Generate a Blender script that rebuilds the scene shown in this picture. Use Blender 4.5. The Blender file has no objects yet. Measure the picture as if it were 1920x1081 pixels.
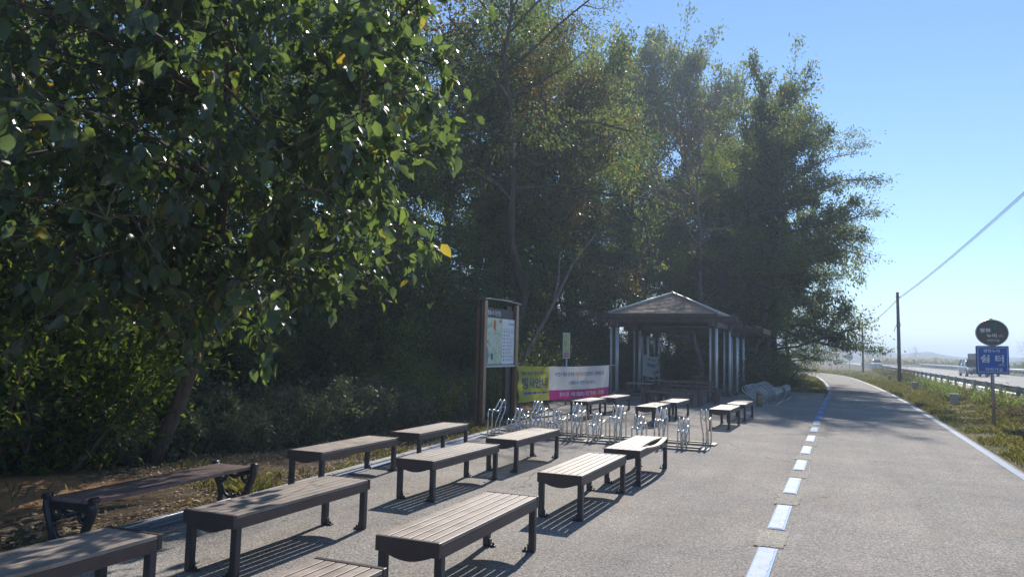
import bpy, math, random
import numpy as np
from math import sin, cos, pi, radians as R
from mathutils import Vector, Matrix

sc = bpy.context.scene
COL = sc.collection

# ------------------------------------------------------------------ camera, sky, sun, exposure
F_PX, CAM_H, PITCH, ROLL, YAW = 1381.16, 1.6893, 0.085117, 0.024051, 0.420886
SUN_EL, SUN_AZ = R(35.5), R(-7.0)          # azimuth measured from +Y towards +X
cam_d = bpy.data.cameras.new('camera'); cam = bpy.data.objects.new('camera', cam_d); COL.objects.link(cam)
cam_d.sensor_width = 36.0; cam_d.lens = F_PX / 1920 * 36; cam_d.clip_start = 0.05; cam_d.clip_end = 20000
fw = Vector((-sin(YAW) * cos(PITCH), cos(YAW) * cos(PITCH), sin(PITCH)))
up0 = Vector((sin(YAW) * sin(PITCH), -cos(YAW) * sin(PITCH), cos(PITCH)))
rt0 = Vector((cos(YAW), sin(YAW), 0))
rt = rt0 * cos(ROLL) + up0 * sin(ROLL); up = up0 * cos(ROLL) - rt0 * sin(ROLL)
mw = Matrix((rt, up, -fw)).transposed().to_4x4(); mw.translation = Vector((0, 0, CAM_H))
cam.matrix_world = mw
sc.camera = cam

world = bpy.data.worlds.new('World'); sc.world = world; world.use_nodes = True
wn = world.node_tree; bg = wn.nodes['Background']
sky = wn.nodes.new('ShaderNodeTexSky'); sky.sky_type = 'NISHITA'; sky.sun_disc = False
sky.sun_elevation = SUN_EL; sky.sun_rotation = SUN_AZ
sky.air_density = 1.0; sky.dust_density = 0.0; sky.ozone_density = 6.0; sky.altitude = 0
wn.links.new(sky.outputs[0], bg.inputs[0]); bg.inputs[1].default_value = 0.105
sun_d = bpy.data.lights.new('sun', 'SUN'); sun_d.energy = 4.6; sun_d.angle = R(0.55); sun_d.color = (1.0, 0.945, 0.86)
sun = bpy.data.objects.new('sun', sun_d); COL.objects.link(sun)
sd = Vector((sin(SUN_AZ) * cos(SUN_EL), cos(SUN_AZ) * cos(SUN_EL), sin(SUN_EL)))
sun.rotation_euler = sd.to_track_quat('Z', 'Y').to_euler(); sun.location = sd * 60
vs = sc.view_settings; sc.display_settings.display_device = 'sRGB'
vs.view_transform = 'Standard'; vs.look = 'None'; vs.exposure = 0.60; vs.gamma = 1; vs.use_curve_mapping = False
try:
    sc.cycles.use_denoising = True
    sc.cycles.max_bounces = 8; sc.cycles.transparent_max_bounces = 8
    sc.cycles.volume_bounces = 0; sc.cycles.caustics_reflective = False; sc.cycles.caustics_refractive = False
    sc.cycles.sample_clamp_indirect = 6
except Exception:
    pass

# ------------------------------------------------------------------ helpers
def tag(o, label=None, cat=None, group=None, kind=None):
    if label: o['label'] = label
    if cat: o['category'] = cat
    if group: o['group'] = group
    if kind: o['kind'] = kind
    return o

def empty(name, loc=(0, 0, 0), rz=0.0, label=None, cat=None, group=None):
    o = bpy.data.objects.new(name, None); COL.objects.link(o)
    o.location = loc; o.rotation_euler = (0, 0, rz); o.empty_display_size = 0.2
    return tag(o, label, cat, group)

def kids(o):
    return [c for c in bpy.data.objects if c.parent == o]

def copy_tree(o, parent=None):
    c = o.copy(); COL.objects.link(c)
    if parent is not None: c.parent = parent
    for ch in o.children: copy_tree(ch, c)
    return c

def np_mesh(name, V, F, smooth=False):
    """V (N,3); F list of arrays, each (M,k)"""
    if not isinstance(F, (list, tuple)): F = [F]
    F = [np.asarray(f, dtype=np.int32) for f in F if len(f)]
    m = bpy.data.meshes.new(name)
    V = np.asarray(V, dtype=np.float32)
    m.vertices.add(len(V)); m.vertices.foreach_set('co', V.ravel())
    loops = np.concatenate([f.ravel() for f in F]); sizes = np.concatenate([np.full(len(f), f.shape[1], np.int32) for f in F])
    starts = np.concatenate([[0], np.cumsum(sizes)[:-1]]).astype(np.int32)
    m.loops.add(len(loops)); m.loops.foreach_set('vertex_index', loops)
    m.polygons.add(len(sizes)); m.polygons.foreach_set('loop_start', starts)
    try: m.polygons.foreach_set('loop_total', sizes)
    except Exception: pass
    if smooth: m.polygons.foreach_set('use_smooth', np.ones(len(sizes), dtype=bool))
    m.update(calc_edges=True); m.validate()
    return m

class MB:
    def __init__(s): s.v = []; s.f = []; s.sm = []
    def add(s, vs, fs, smooth=False):
        b = len(s.v); s.v += [tuple(p) for p in vs]
        for f in fs: s.f.append(tuple(b + i for i in f)); s.sm.append(smooth)
        return s
    def box(s, c, d, rz=0.0, rot=None):
        x, y, z = d[0] / 2, d[1] / 2, d[2] / 2
        P = [Vector((sx * x, sy * y, sz * z)) for sz in (-1, 1) for sx, sy in ((-1, -1), (1, -1), (1, 1), (-1, 1))]
        M = rot if rot is not None else Matrix.Rotation(rz, 3, 'Z')
        P = [M @ p + Vector(c) for p in P]
        return s.add(P, [(3, 2, 1, 0), (4, 5, 6, 7), (0, 1, 5, 4), (1, 2, 6, 5), (2, 3, 7, 6), (3, 0, 4, 7)])
    def tube(s, pts, rad, n=8, caps=True):
        pts = [Vector(p) for p in pts]
        if not hasattr(rad, '__len__'): rad = [rad] * len(pts)
        vs = []; prev = None
        for i, p in enumerate(pts):
            t = (pts[min(i + 1, len(pts) - 1)] - pts[max(i - 1, 0)])
            t = t.normalized() if t.length > 1e-9 else Vector((0, 0, 1))
            if prev is None:
                a = t.cross(Vector((0, 0, 1)) if abs(t.z) < 0.9 else Vector((0, 1, 0))).normalized()
            else:
                a = (prev - t * prev.dot(t)); a = a.normalized() if a.length > 1e-6 else t.orthogonal().normalized()
            prev = a; b = t.cross(a)
            for k in range(n):
                an = 2 * pi * k / n
                vs.append(p + (a * cos(an) + b * sin(an)) * rad[i])
        fs = []
        for i in range(len(pts) - 1):
            for k in range(n):
                k2 = (k + 1) % n
                fs.append((i * n + k, i * n + k2, (i + 1) * n + k2, (i + 1) * n + k))
        s.add(vs, fs, True)
        if caps:
            b0 = len(s.v) - len(vs)
            s.f.append(tuple(b0 + k for k in reversed(range(n)))); s.sm.append(False)
            s.f.append(tuple(b0 + (len(pts) - 1) * n + k for k in range(n))); s.sm.append(False)
        return s
    def cyl(s, c, r, h, n=20, r2=None):
        c = Vector(c)
        return s.tube([c, c + Vector((0, 0, h))], [r, r if r2 is None else r2], n)
    def prism(s, outline, axis, a0, a1, org=(0, 0, 0)):
        """outline list of 2D; axis 'x','y','z' extruded from a0 to a1"""
        def P(u, v, a):
            q = {'x': (a, u, v), 'y': (u, a, v), 'z': (u, v, a)}[axis]
            return (q[0] + org[0], q[1] + org[1], q[2] + org[2])
        n = len(outline)
        vs = [P(u, v, a0) for u, v in outline] + [P(u, v, a1) for u, v in outline]
        fs = [tuple(reversed(range(n))), tuple(range(n, 2 * n))] + [(i, (i + 1) % n, n + (i + 1) % n, n + i) for i in range(n)]
        return s.add(vs, fs)
    def quad(s, a, b, c, d): return s.add([a, b, c, d], [(0, 1, 2, 3)])
    def mesh(s, name):
        m = bpy.data.meshes.new(name); m.from_pydata(s.v, [], s.f)
        m.polygons.foreach_set('use_smooth', s.sm); m.update()
        return m
    def build(s, name, mat, parent=None, bevel=0.0, fixn=True):
        return link(name, s.mesh(name), mat, parent, bevel, fixn)

def link(name, mesh, mat, parent=None, bevel=0.0, fixn=False):
    if fixn:
        import bmesh
        bm = bmesh.new(); bm.from_mesh(mesh); bmesh.ops.recalc_face_normals(bm, faces=bm.faces[:]); bm.to_mesh(mesh); bm.free()
    if mat is not None and not mesh.materials: mesh.materials.append(mat)
    o = bpy.data.objects.new(name, mesh); COL.objects.link(o)
    if parent is not None: o.parent = parent
    if bevel:
        b = o.modifiers.new('bevel', 'BEVEL'); b.width = bevel; b.segments = 2; b.limit_method = 'ANGLE'; b.angle_limit = R(40)
    return o

def smoothstep(a, b, x):
    t = np.clip((x - a) / (b - a), 0, 1); return t * t * (3 - 2 * t)

def ground_h(x, y):
    """height of the terrain"""
    x = np.asarray(x, float); y = np.asarray(y, float)
    edge = -9.6 + 0 * y
    edge = np.where(y > 38, np.minimum(-5.0 - (y - 38) * 0.02, edge + (y - 38) * 0.6), edge)
    edge = np.where(y > 60, edge - (y - 60) * 0.25, edge)
    d = edge - x
    h = 0.24 * np.clip(d, 0, None) * smoothstep(0, 2.5, d)  # bank rising behind the wood, shaped to block light from the horizon
    h = np.minimum(h, 7.5) * smoothstep(240, 130, y)
    h = h + 0.20 * smoothstep(3.4, 5.6, x) * smoothstep(-40, 0, y)
    h = h + 0.035 * np.sin(x * 2.1 + y * 0.7) * np.sin(y * 1.3 - x * 0.5) * smoothstep(-6.9, -7.8, x)
    h = h + 0.03 * (np.sin(x * 3.1 + y * 0.9) * np.sin(y * 1.7)) * smoothstep(2.9, 3.6, x) * smoothstep(6, 5, x)
    return h
def gh(x, y): return float(ground_h(x, y))

# ------------------------------------------------------------------ materials
class NT:
    def __init__(s, name):
        s.m = bpy.data.materials.new(name); s.m.use_nodes = True; s.t = s.m.node_tree
        s.b = s.t.nodes['Principled BSDF']; s.out = s.t.nodes['Material Output']
    def n(s, typ, **kw):
        o = s.t.nodes.new(typ)
        for k, v in kw.items():
            if k in o.inputs: o.inputs[k].default_value = v
            else: setattr(o, k, v)
        return o
    def l(s, a, b): s.t.links.new(a, b)
    def pos(s, scale=(1, 1, 1), obj=False):
        c = s.n('ShaderNodeTexCoord'); mp = s.n('ShaderNodeMapping'); mp.inputs['Scale'].default_value = scale
        if obj: s.l(c.outputs['Object'], mp.inputs[0])
        else:
            g = s.n('ShaderNodeNewGeometry'); s.l(g.outputs['Position'], mp.inputs[0])
        return mp.outputs[0]
    def noise(s, vec, scale, detail=4, rough=0.55):
        o = s.n('ShaderNodeTexNoise'); o.inputs['Scale'].default_value = scale; o.inputs['Detail'].default_value = detail
        o.inputs['Roughness'].default_value = rough; s.l(vec, o.inputs['Vector']); return o.outputs['Fac']
    def ramp(s, fac, stops, interp='LINEAR'):
        o = s.n('ShaderNodeValToRGB'); o.color_ramp.interpolation = interp
        e = o.color_ramp.elements
        while len(e) < len(stops): e.new(0.5)
        for el, (p, c) in zip(e, stops):
            el.position = p; el.color = (*c, 1) if len(c) == 3 else c
        s.l(fac, o.inputs[0]); return o.outputs[0]
    def mix(s, fac, a, b, mode='MIX'):
        o = s.n('ShaderNodeMix'); o.data_type = 'RGBA'; o.blend_type = mode
        for sk, v in ((0, fac), (6, a), (7, b)):
            if hasattr(v, 'links') or isinstance(v, bpy.types.NodeSocket): s.l(v, o.inputs[sk])
            elif sk == 0: o.inputs[0].default_value = v
            else: o.inputs[sk].default_value = (*v, 1)
        return o.outputs[2]
    def math(s, op, a, b=0.0, c=None):
        o = s.n('ShaderNodeMath', operation=op)
        for i, v in enumerate((a, b) if c is None else (a, b, c)):
            if isinstance(v, bpy.types.NodeSocket): s.l(v, o.inputs[i])
            else: o.inputs[i].default_value = v
        return o.outputs[0]
    def bump(s, h, strength=0.3, dist=0.01):
        o = s.n('ShaderNodeBump'); o.inputs['Strength'].default_value = strength; o.inputs['Distance'].default_value = dist
        s.l(h, o.inputs['Height']); s.l(o.outputs[0], s.b.inputs['Normal'])
    def base(s, c):
        if isinstance(c, bpy.types.NodeSocket): s.l(c, s.b.inputs['Base Color'])
        else: s.b.inputs['Base Color'].default_value = (*c, 1)
    def rough(s, v):
        if isinstance(v, bpy.types.NodeSocket): s.l(v, s.b.inputs['Roughness'])
        else: s.b.inputs['Roughness'].default_value = v
    def metal(s, v): s.b.inputs['Metallic'].default_value = v

M = {}
def simple(key, col, rough=0.6, metal=0.0, var=0.15, scale=6.0, bump=0.0, spec=None, obj=True):
    t = NT(key); v = t.pos(obj=obj); f = t.noise(v, scale, 5)
    lo = tuple(c * (1 - var) for c in col); hi = tuple(min(1, c * (1 + var)) for c in col)
    t.base(t.ramp(f, [(0.3, lo), (0.7, hi)])); t.rough(rough); t.metal(metal)
    if bump: t.bump(t.noise(v, scale * 6, 3), bump, 0.005)
    if spec is not None: t.b.inputs['Specular IOR Level'].default_value = spec
    M[key] = t.m; return t.m

def asphalt(key, tint, k):
    t = NT(key); v = t.pos()
    vo = t.n('ShaderNodeTexVoronoi'); vo.inputs['Scale'].default_value = 95; t.l(v, vo.inputs['Vector'])
    cc = t.n('ShaderNodeSeparateColor'); t.l(vo.outputs['Color'], cc.inputs[0])
    agg = t.ramp(cc.outputs[0], [(0.0, tuple(c * 0.55 * k for c in tint)), (0.35, tuple(c * 0.85 * k for c in tint)), (0.7, tuple(c * 1.1 * k for c in tint)), (1.0, tuple(c * 1.6 * k for c in tint))])
    n1 = t.noise(v, 42, 3, 0.7)
    c1 = t.mix(0.75, agg, t.ramp(n1, [(0.3, (0.5, 0.5, 0.5)), (0.72, (1.35, 1.33, 1.3))]), 'MULTIPLY')
    big = t.ramp(t.noise(v, 0.35, 5, 0.6), [(0.3, (0.84, 0.84, 0.86)), (0.7, (1.1, 1.08, 1.04))])
    c2 = t.mix(1.0, c1, big, 'MULTIPLY')
    st = t.noise(v, 1.6, 6, 0.65)
    c3 = t.mix(t.ramp(st, [(0.58, (0, 0, 0)), (0.72, (0.45, 0.45, 0.45))]), c2, (0.40, 0.30, 0.20))
    wv = t.n('ShaderNodeVectorMath', operation='ADD'); sc3 = t.n('ShaderNodeTexNoise'); sc3.inputs['Scale'].default_value = 1.1; sc3.inputs['Detail'].default_value = 6
    t.l(v, sc3.inputs['Vector']); t.l(v, wv.inputs[0]); t.l(sc3.outputs['Color'], wv.inputs[1])
    cr = t.n('ShaderNodeTexVoronoi'); cr.feature = 'DISTANCE_TO_EDGE'; cr.inputs['Scale'].default_value = 0.23; t.l(wv.outputs[0], cr.inputs['Vector'])
    line = t.ramp(cr.outputs['Distance'], [(0.0015, (1, 1, 1)), (0.004, (0, 0, 0))])
    msk = t.ramp(t.noise(v, 0.27, 3), [(0.50, (0, 0, 0)), (0.56, (1, 1, 1))])
    c3 = t.mix(t.math('MULTIPLY', line, t.math('MULTIPLY', msk, .75)), c3, (0.05, 0.045, 0.04))
    c3 = t.mix(1.0, c3, t.ramp(t.noise(v, 0.9, 6, 0.7), [(0.3, (0.86, 0.85, 0.84)), (0.68, (1.1, 1.1, 1.09))]), 'MULTIPLY')
    sv = t.pos((1.7, 0.10, 1.0)); c3 = t.mix(1.0, c3, t.ramp(t.noise(sv, 1.0, 5, 0.65), [(0.3, (0.88, 0.88, 0.88)), (0.5, (1, 1, 1)), (0.7, (1.09, 1.085, 1.08))]), 'MULTIPLY')
    sp = t.noise(v, 3.2, 3, 0.5); c3 = t.mix(t.ramp(sp, [(0.70, (0, 0, 0)), (0.745, (.5, .5, .5))]), c3, (0.075, 0.07, 0.065))
    t.base(c3); t.rough(0.93); t.b.inputs['Specular IOR Level'].default_value = 0.25
    t.bump(t.math('ADD', vo.outputs['Distance'], n1), 0.55, 0.006)
    M[key] = t.m
asphalt('asphalt_plaza', (0.298, 0.277, 0.258), 1.0)
asphalt('asphalt_path', (0.312, 0.291, 0.271), 1.0)
asphalt('paint_worn', (0.355, 0.33, 0.29), 1.0)
asphalt('road_asphalt', (0.40, 0.385, 0.37), 1.0)

def paint(key, col, wear=0.5, worn=(0.42, 0.42, 0.42)):
    t = NT(key); v = t.pos(); n = t.noise(v, 24, 6, 0.7); n2 = t.noise(v, 5, 4)
    f = t.ramp(t.math('ADD', t.math('MULTIPLY', n, 0.7), t.math('MULTIPLY', n2, 0.3)), [(wear, (0, 0, 0)), (wear + 0.12, (1, 1, 1))])
    t.base(t.mix(f, col, worn)); t.rough(0.7); t.bump(t.noise(v, 60, 3), 0.4, 0.004); M[key] = t.m
paint('paint_dash_white', (0.27, 0.36, 0.50), 0.48, (0.15, 0.22, 0.34))
paint('paint_dash_blue', (0.10, 0.27, 0.62), 0.55, (0.28, 0.32, 0.40))
paint('paint_line_blue', (0.19, 0.28, 0.41), 0.46, (0.19, 0.21, 0.25))
paint('paint_road_white', (0.75, 0.75, 0.73), 0.6)

def wood_slats(key, a, b, streak=(60, 2.2, 60), spec=0.4, rough=0.6):
    t = NT(key); v = t.pos(streak, obj=True)
    g = t.n('ShaderNodeNewGeometry')
    n = t.noise(v, 1.0, 5, 0.65)
    c = t.ramp(n, [(0.28, a), (0.72, b)])
    isl = t.ramp(g.outputs['Random Per Island'], [(0, (0.84, 0.84, 0.85)), (1, (1.13, 1.1, 1.08))])
    oi = t.n('ShaderNodeObjectInfo'); va = t.n('ShaderNodeVectorMath', operation='ADD'); t.l(v, va.inputs[0])
    cx = t.n('ShaderNodeCombineXYZ'); t.l(t.math('MULTIPLY', oi.outputs['Random'], 40.0), cx.inputs[0]); t.l(cx.outputs[0], va.inputs[1])
    ov = t.n('ShaderNodeTexCoord').outputs['Object']; vb = t.n('ShaderNodeVectorMath', operation='ADD'); t.l(ov, vb.inputs[0]); t.l(cx.outputs[0], vb.inputs[1])
    dirt = t.ramp(t.noise(vb.outputs[0], 4.5, 7, 0.7), [(0.35, (0.66, 0.65, 0.64)), (0.55, (1, 1, 1)), (0.75, (1.12, 1.11, 1.10))])
    tone = t.ramp(oi.outputs['Random'], [(0, (0.86, 0.86, 0.88)), (1, (1.08, 1.06, 1.03))])
    c = t.mix(1.0, t.mix(1.0, c, dirt, 'MULTIPLY'), tone, 'MULTIPLY')
    t.base(t.mix(1.0, c, isl, 'MULTIPLY')); t.rough(rough); t.b.inputs['Specular IOR Level'].default_value = spec
    t.bump(n, 0.25, 0.003); M[key] = t.m
wood_slats('slat', (0.265, 0.21, 0.172), (0.425, 0.355, 0.30), spec=.5, rough=.5)
wood_slats('slat_red', (0.17, 0.105, 0.09), (0.27, 0.18, 0.155))
wood_slats('board_wood', (0.17, 0.088, 0.05), (0.28, 0.15, 0.09), (40, 40, 1.5))
wood_slats('roof_shingle', (0.38, 0.27, 0.21), (0.57, 0.43, 0.345), (9, 9, 30), 0.3, 0.75)
wood_slats('beam_wood', (0.115, 0.075, 0.068), (0.185, 0.125, 0.112), (5, 5, 30), 0.4)
wood_slats('log_wood', (0.36, 0.24, 0.13), (0.52, 0.37, 0.22), (30, 30, 2), 0.3)
simple('rail_brown', (0.072, 0.047, 0.044), 0.5, 0, 0.15, 8)
simple('panel_brown', (0.052, 0.035, 0.035), 0.45, 0, 0.2, 7)
simple('charcoal_metal', (0.034, 0.035, 0.042), 0.42, 0.0, 0.25, 9, 0.1)
simple('cast_iron', (0.035, 0.035, 0.038), 0.36, 0.4, 0.3, 12, 0.15)
simple('steel', (0.72, 0.71, 0.68), 0.2, 1.0, 0.06, 9)
simple('steel_dull', (0.60, 0.60, 0.58), 0.38, 1.0, 0.1, 8)
simple('galvanised', (0.45, 0.47, 0.50), 0.45, 0.85, 0.15, 14)
simple('white_metal', (0.66, 0.66, 0.66), 0.35, 0.3, 0.06, 5)
simple('rail_channel', (0.34, 0.31, 0.28), 0.65, 0.2, 0.25, 6)
simple('kerb_stone', (0.33, 0.33, 0.33), 0.85, 0, 0.25, 9, 0.4, obj=False)
simple('concrete', (0.47, 0.45, 0.41), 0.9, 0, 0.16, 5, 0.3)
simple('concrete_pale', (0.60, 0.58, 0.52), 0.9, 0, 0.16, 5, 0.3)
simple('pole_dark', (0.075, 0.068, 0.062), 0.8, 0, 0.3, 5, 0.2)
simple('cable_black', (0.015, 0.016, 0.02), 0.7)
simple('header_dark', (0.035, 0.032, 0.036), 0.5, 0, 0.2)
simple('frame_bronze', (0.30, 0.22, 0.15), 0.4, 0.6, 0.1)
simple('sign_blue', (0.004, 0.105, 0.44), 0.35, 0, 0.06, 3)
simple('sign_brown', (0.125, 0.105, 0.10), 0.6, 0, 0.15, 25, 0.15)
simple('sign_grey_edge', (0.17, 0.17, 0.18), 0.4, 0.4, 0.1)
simple('sign_white', (0.78, 0.80, 0.82), 0.5, 0, 0.05)
simple('ink_navy', (0.015, 0.07, 0.30), 0.6, 0, 0.05)
simple('ink_deep', (0.02, 0.04, 0.16), 0.6, 0, 0.05)
simple('ink_red', (0.62, 0.13, 0.06), 0.6, 0, 0.05)
simple('ink_pale_red', (0.62, 0.30, 0.26), 0.6, 0, 0.05)
simple('ink_grey', (0.25, 0.28, 0.34), 0.6, 0, 0.05)
simple('ink_white', (0.80, 0.80, 0.80), 0.6, 0, 0.03)
simple('ink_yellow', (0.72, 0.66, 0.22), 0.6, 0, 0.05)
simple('ink_green', (0.02, 0.20, 0.13), 0.5, 0, 0.3, 20)
simple('ink_orange', (0.62, 0.16, 0.05), 0.6, 0, 0.05)
simple('orange_plastic', (0.8, 0.28, 0.02), 0.4)
simple('rope_pale', (0.50, 0.58, 0.70), 0.7)
simple('rope_blue', (0.10, 0.22, 0.45), 0.7)
simple('tyre', (0.02, 0.02, 0.022), 0.85, 0, 0.2)
simple('car_glass', (0.02, 0.026, 0.035), 0.2, 0, 0.1, spec=.25)
simple('car_dark', (0.030, 0.034, 0.042), 0.14, 0.0, 0.05, spec=.9)
simple('car_silver', (0.24, 0.255, 0.275), 0.2, 0.1, 0.04)
simple('car_white', (0.74, 0.75, 0.76), 0.2, 0, 0.03)
simple('car_black', (0.02, 0.021, 0.024), 0.35, 0, 0.05)
simple('lamp_clear', (0.75, 0.78, 0.8), 0.1, 0, 0.03)
simple('truck_box', (0.03, 0.036, 0.036), 0.7, 0, 0.2)

def cloth(key, col, trans=0.25):
    t = NT(key); v = t.pos(obj=False)
    n = t.noise(v, 3.0, 4)
    c = t.ramp(n, [(0.3, tuple(x * 0.93 for x in col)), (0.7, col)])
    t.base(c); t.rough(0.75); t.b.inputs['Specular IOR Level'].default_value = 0.2
    tr = t.n('ShaderNodeBsdfTranslucent'); t.l(c, tr.inputs['Color'])
    mx = t.n('ShaderNodeMixShader'); mx.inputs[0].default_value = trans
    t.l(t.b.outputs[0], mx.inputs[1]); t.l(tr.outputs[0], mx.inputs[2]); t.l(mx.outputs[0], t.out.inputs[0]); M[key] = t.m
cloth('cloth_white', (0.86, 0.87, 0.88), .5); cloth('cloth_lime', (0.62, 0.63, 0.13), .5); cloth('cloth_magenta', (0.58, 0.05, 0.30), .5)

def map_print():
    t = NT('map_print'); v = t.pos(obj=False)
    n = t.noise(v, 7, 8, 0.7)
    c = t.ramp(n, [(0.32, (0.16, 0.30, 0.14)), (0.47, (0.42, 0.54, 0.36)), (0.55, (0.62, 0.66, 0.52)), (0.66, (0.36, 0.52, 0.60))])
    c = t.mix(t.ramp(t.noise(v, 30, 5, 0.8), [(0.55, (0, 0, 0)), (0.66, (0.7, 0.7, 0.7))]), c, (0.80, 0.78, 0.66))
    t.base(c); t.rough(0.35); M['map_print'] = t.m
    t = NT('notice_green'); v = t.pos(obj=False)
    c = t.ramp(t.noise(v, 9, 6, 0.7), [(0.3, (0.35, 0.46, 0.14)), (0.5, (0.62, 0.68, 0.33)), (0.7, (0.75, 0.78, 0.6))])
    t.base(c); t.rough(0.4); M['notice_green'] = t.m
map_print()

def bark(key, a, b, sc_=9):
    t = NT(key); v = t.pos((sc_, sc_, sc_ * 0.22), obj=True); n = t.noise(v, 1.0, 6, 0.7)
    t.base(t.ramp(n, [(0.3, a), (0.7, b)])); t.rough(0.9); t.bump(n, 0.6, 0.02); t.b.inputs['Specular IOR Level'].default_value = 0.15; M[key] = t.m
bark('bark_brown', (0.06, 0.045, 0.034), (0.17, 0.13, 0.10))
bark('bark_near', (0.075, 0.056, 0.045), (0.20, 0.15, 0.118), 14)
bark('bark_grey', (0.12, 0.10, 0.09), (0.27, 0.235, 0.21))

def leaf(key, stops, trans=0.42, rough=0.42, spec=0.5, tcol=1.6):
    t = NT(key); g = t.n('ShaderNodeNewGeometry')
    c = t.ramp(g.outputs['Random Per Island'], stops)
    t.base(c); t.rough(rough); t.b.inputs['Specular IOR Level'].default_value = spec
    tr = t.n('ShaderNodeBsdfTranslucent')
    t.l(t.mix(1.0, c, (tcol * 1.02, tcol * 1.0, tcol * 0.45), 'MULTIPLY'), tr.inputs['Color'])
    mx = t.n('ShaderNodeMixShader'); mx.inputs[0].default_value = trans
    t.l(t.b.outputs[0], mx.inputs[1]); t.l(tr.outputs[0], mx.inputs[2]); t.l(mx.outputs[0], t.out.inputs[0]); M[key] = t.m
G1, G2, G3 = (0.042, 0.066, 0.038), (0.070, 0.100, 0.048), (0.115, 0.140, 0.052)
leaf('leaf_near', [(0, (0.040, 0.064, 0.036)), (0.6, (0.056, 0.086, 0.038)), (0.97, (0.085, 0.12, 0.042)), (1, (0.20, 0.15, 0.03))], 0.45, 0.31, 0.7, 3.1)
leaf('leaf_mid', [(0, G1), (0.55, G2), (0.9, G3), (0.97, (0.16, 0.13, 0.03)), (1, (0.20, 0.10, 0.03))], 0.45, 0.55, 0.3, 3.0)
leaf('leaf_dark', [(0, (0.034, 0.052, 0.033)), (0.6, (0.056, 0.080, 0.044)), (1, (0.085, 0.11, 0.05))], 0.42, 0.5, 0.35, 2.3)
leaf('leaf_light', [(0, (0.06, 0.10, 0.026)), (0.6, (0.10, 0.145, 0.036)), (1, (0.17, 0.18, 0.045))], 0.50, 0.55, 0.3, 2.8)
leaf('leaf_autumn', [(0, (0.045, 0.07, 0.02)), (0.5, (0.10, 0.09, 0.028)), (0.8, (0.16, 0.10, 0.035)), (1, (0.22, 0.10, 0.03))], 0.42, 0.45, 0.4, 1.9)
leaf('leaf_bush', [(0, (0.080, 0.105, 0.075)), (0.5, (0.125, 0.15, 0.105)), (0.85, (0.17, 0.185, 0.12)), (1, (0.23, 0.20, 0.12))], 0.35, 0.5, 0.4, 2.0)
leaf('leaf_dry', [(0, (0.16, 0.12, 0.05)), (0.5, (0.22, 0.16, 0.07)), (1, (0.12, 0.13, 0.04))], 0.35, 0.6, 0.3, 1.4)
leaf('leaf_far', [(0, (0.07, 0.065, 0.04)), (0.5, (0.13, 0.09, 0.055)), (1, (0.19, 0.11, 0.07))], 0.3, 0.6, 0.3, 1.2)
leaf('reed_plume', [(0, (0.46, 0.38, 0.34)), (1, (0.66, 0.58, 0.52))], 0.35, 0.7, 0.2, 1.0)
leaf('grass_blade', [(0, (0.055, 0.075, 0.022)), (0.4, (0.095, 0.115, 0.030)), (0.65, (0.16, 0.15, 0.05)), (0.8, (0.25, 0.20, 0.10)), (1, (0.36, 0.29, 0.16))], 0.35, 0.5, 0.35, 1.7)
leaf('litter_leaf', [(0, (0.13, 0.085, 0.05)), (0.5, (0.26, 0.18, 0.11)), (0.8, (0.40, 0.30, 0.19)), (1, (0.52, 0.43, 0.30))], 0.15, 0.7, 0.3, 0.9)

def ground_mat():
    t = NT('ground'); v = t.pos()
    sx = t.n('ShaderNodeSeparateXYZ'); t.l(v, sx.inputs[0]); X, Y = sx.outputs[0], sx.outputs[1]
    n1 = t.noise(v, 2.4, 8, 0.7); n2 = t.noise(v, 14, 6, 0.75); n3 = t.noise(v, 0.6, 5, 0.6)
    litter = t.ramp(n2, [(0.25, (0.055, 0.04, 0.028)), (0.5, (0.15, 0.11, 0.07)), (0.75, (0.30, 0.225, 0.145))])
    soil = t.ramp(n1, [(0.3, (0.10, 0.07, 0.045)), (0.7, (0.20, 0.14, 0.09))])
    left = t.mix(t.ramp(n3, [(0.4, (0, 0, 0)), (0.6, (1, 1, 1))]), litter, soil)
    # bare sandy soil by the near tree
    dx = t.math('MULTIPLY', t.math('ADD', X, 8.35), 0.75); dy = t.math('MULTIPLY', t.math('ADD', Y, -5.2), 0.62)
    r = t.math('SQRT', t.math('ADD', t.math('MULTIPLY', dx, dx), t.math('MULTIPLY', dy, dy)))
    r = t.math('ADD', r, t.math('MULTIPLY', t.math('SUBTRACT', n1, 0.5), 1.2))
    sand = t.ramp(n2, [(0.3, (0.38, 0.19, 0.09)), (0.7, (0.54, 0.31, 0.165))])
    left = t.mix(t.ramp(r, [(0.65, (1, 1, 1)), (1.25, (0, 0, 0))]), left, sand)
    grass = t.ramp(n2, [(0.3, (0.045, 0.062, 0.018)), (0.6, (0.095, 0.115, 0.032)), (0.8, (0.19, 0.165, 0.075))])
    dirt = t.ramp(n1, [(0.3, (0.13, 0.095, 0.06)), (0.7, (0.24, 0.18, 0.12))])
    right = t.mix(t.ramp(n3, [(0.44, (1, 1, 1)), (0.6, (0, 0, 0))]), dirt, grass)
    side = t.ramp(X, [(0.0, (0, 0, 0)), (0.001, (1, 1, 1))])
    c = t.mix(side, left, right)
    t.base(c); t.rough(0.95); t.b.inputs['Specular IOR Level'].default_value = 0.1
    t.bump(t.math('ADD', n2, n1), 0.8, 0.05); M['ground'] = t.m
ground_mat()
simple('hill_far', (0.055, 0.075, 0.06), 0.95, 0, 0.3, 0.02, obj=False)
simple('hill_near', (0.05, 0.068, 0.045), 0.95, 0, 0.3, 0.03, obj=False)

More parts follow.
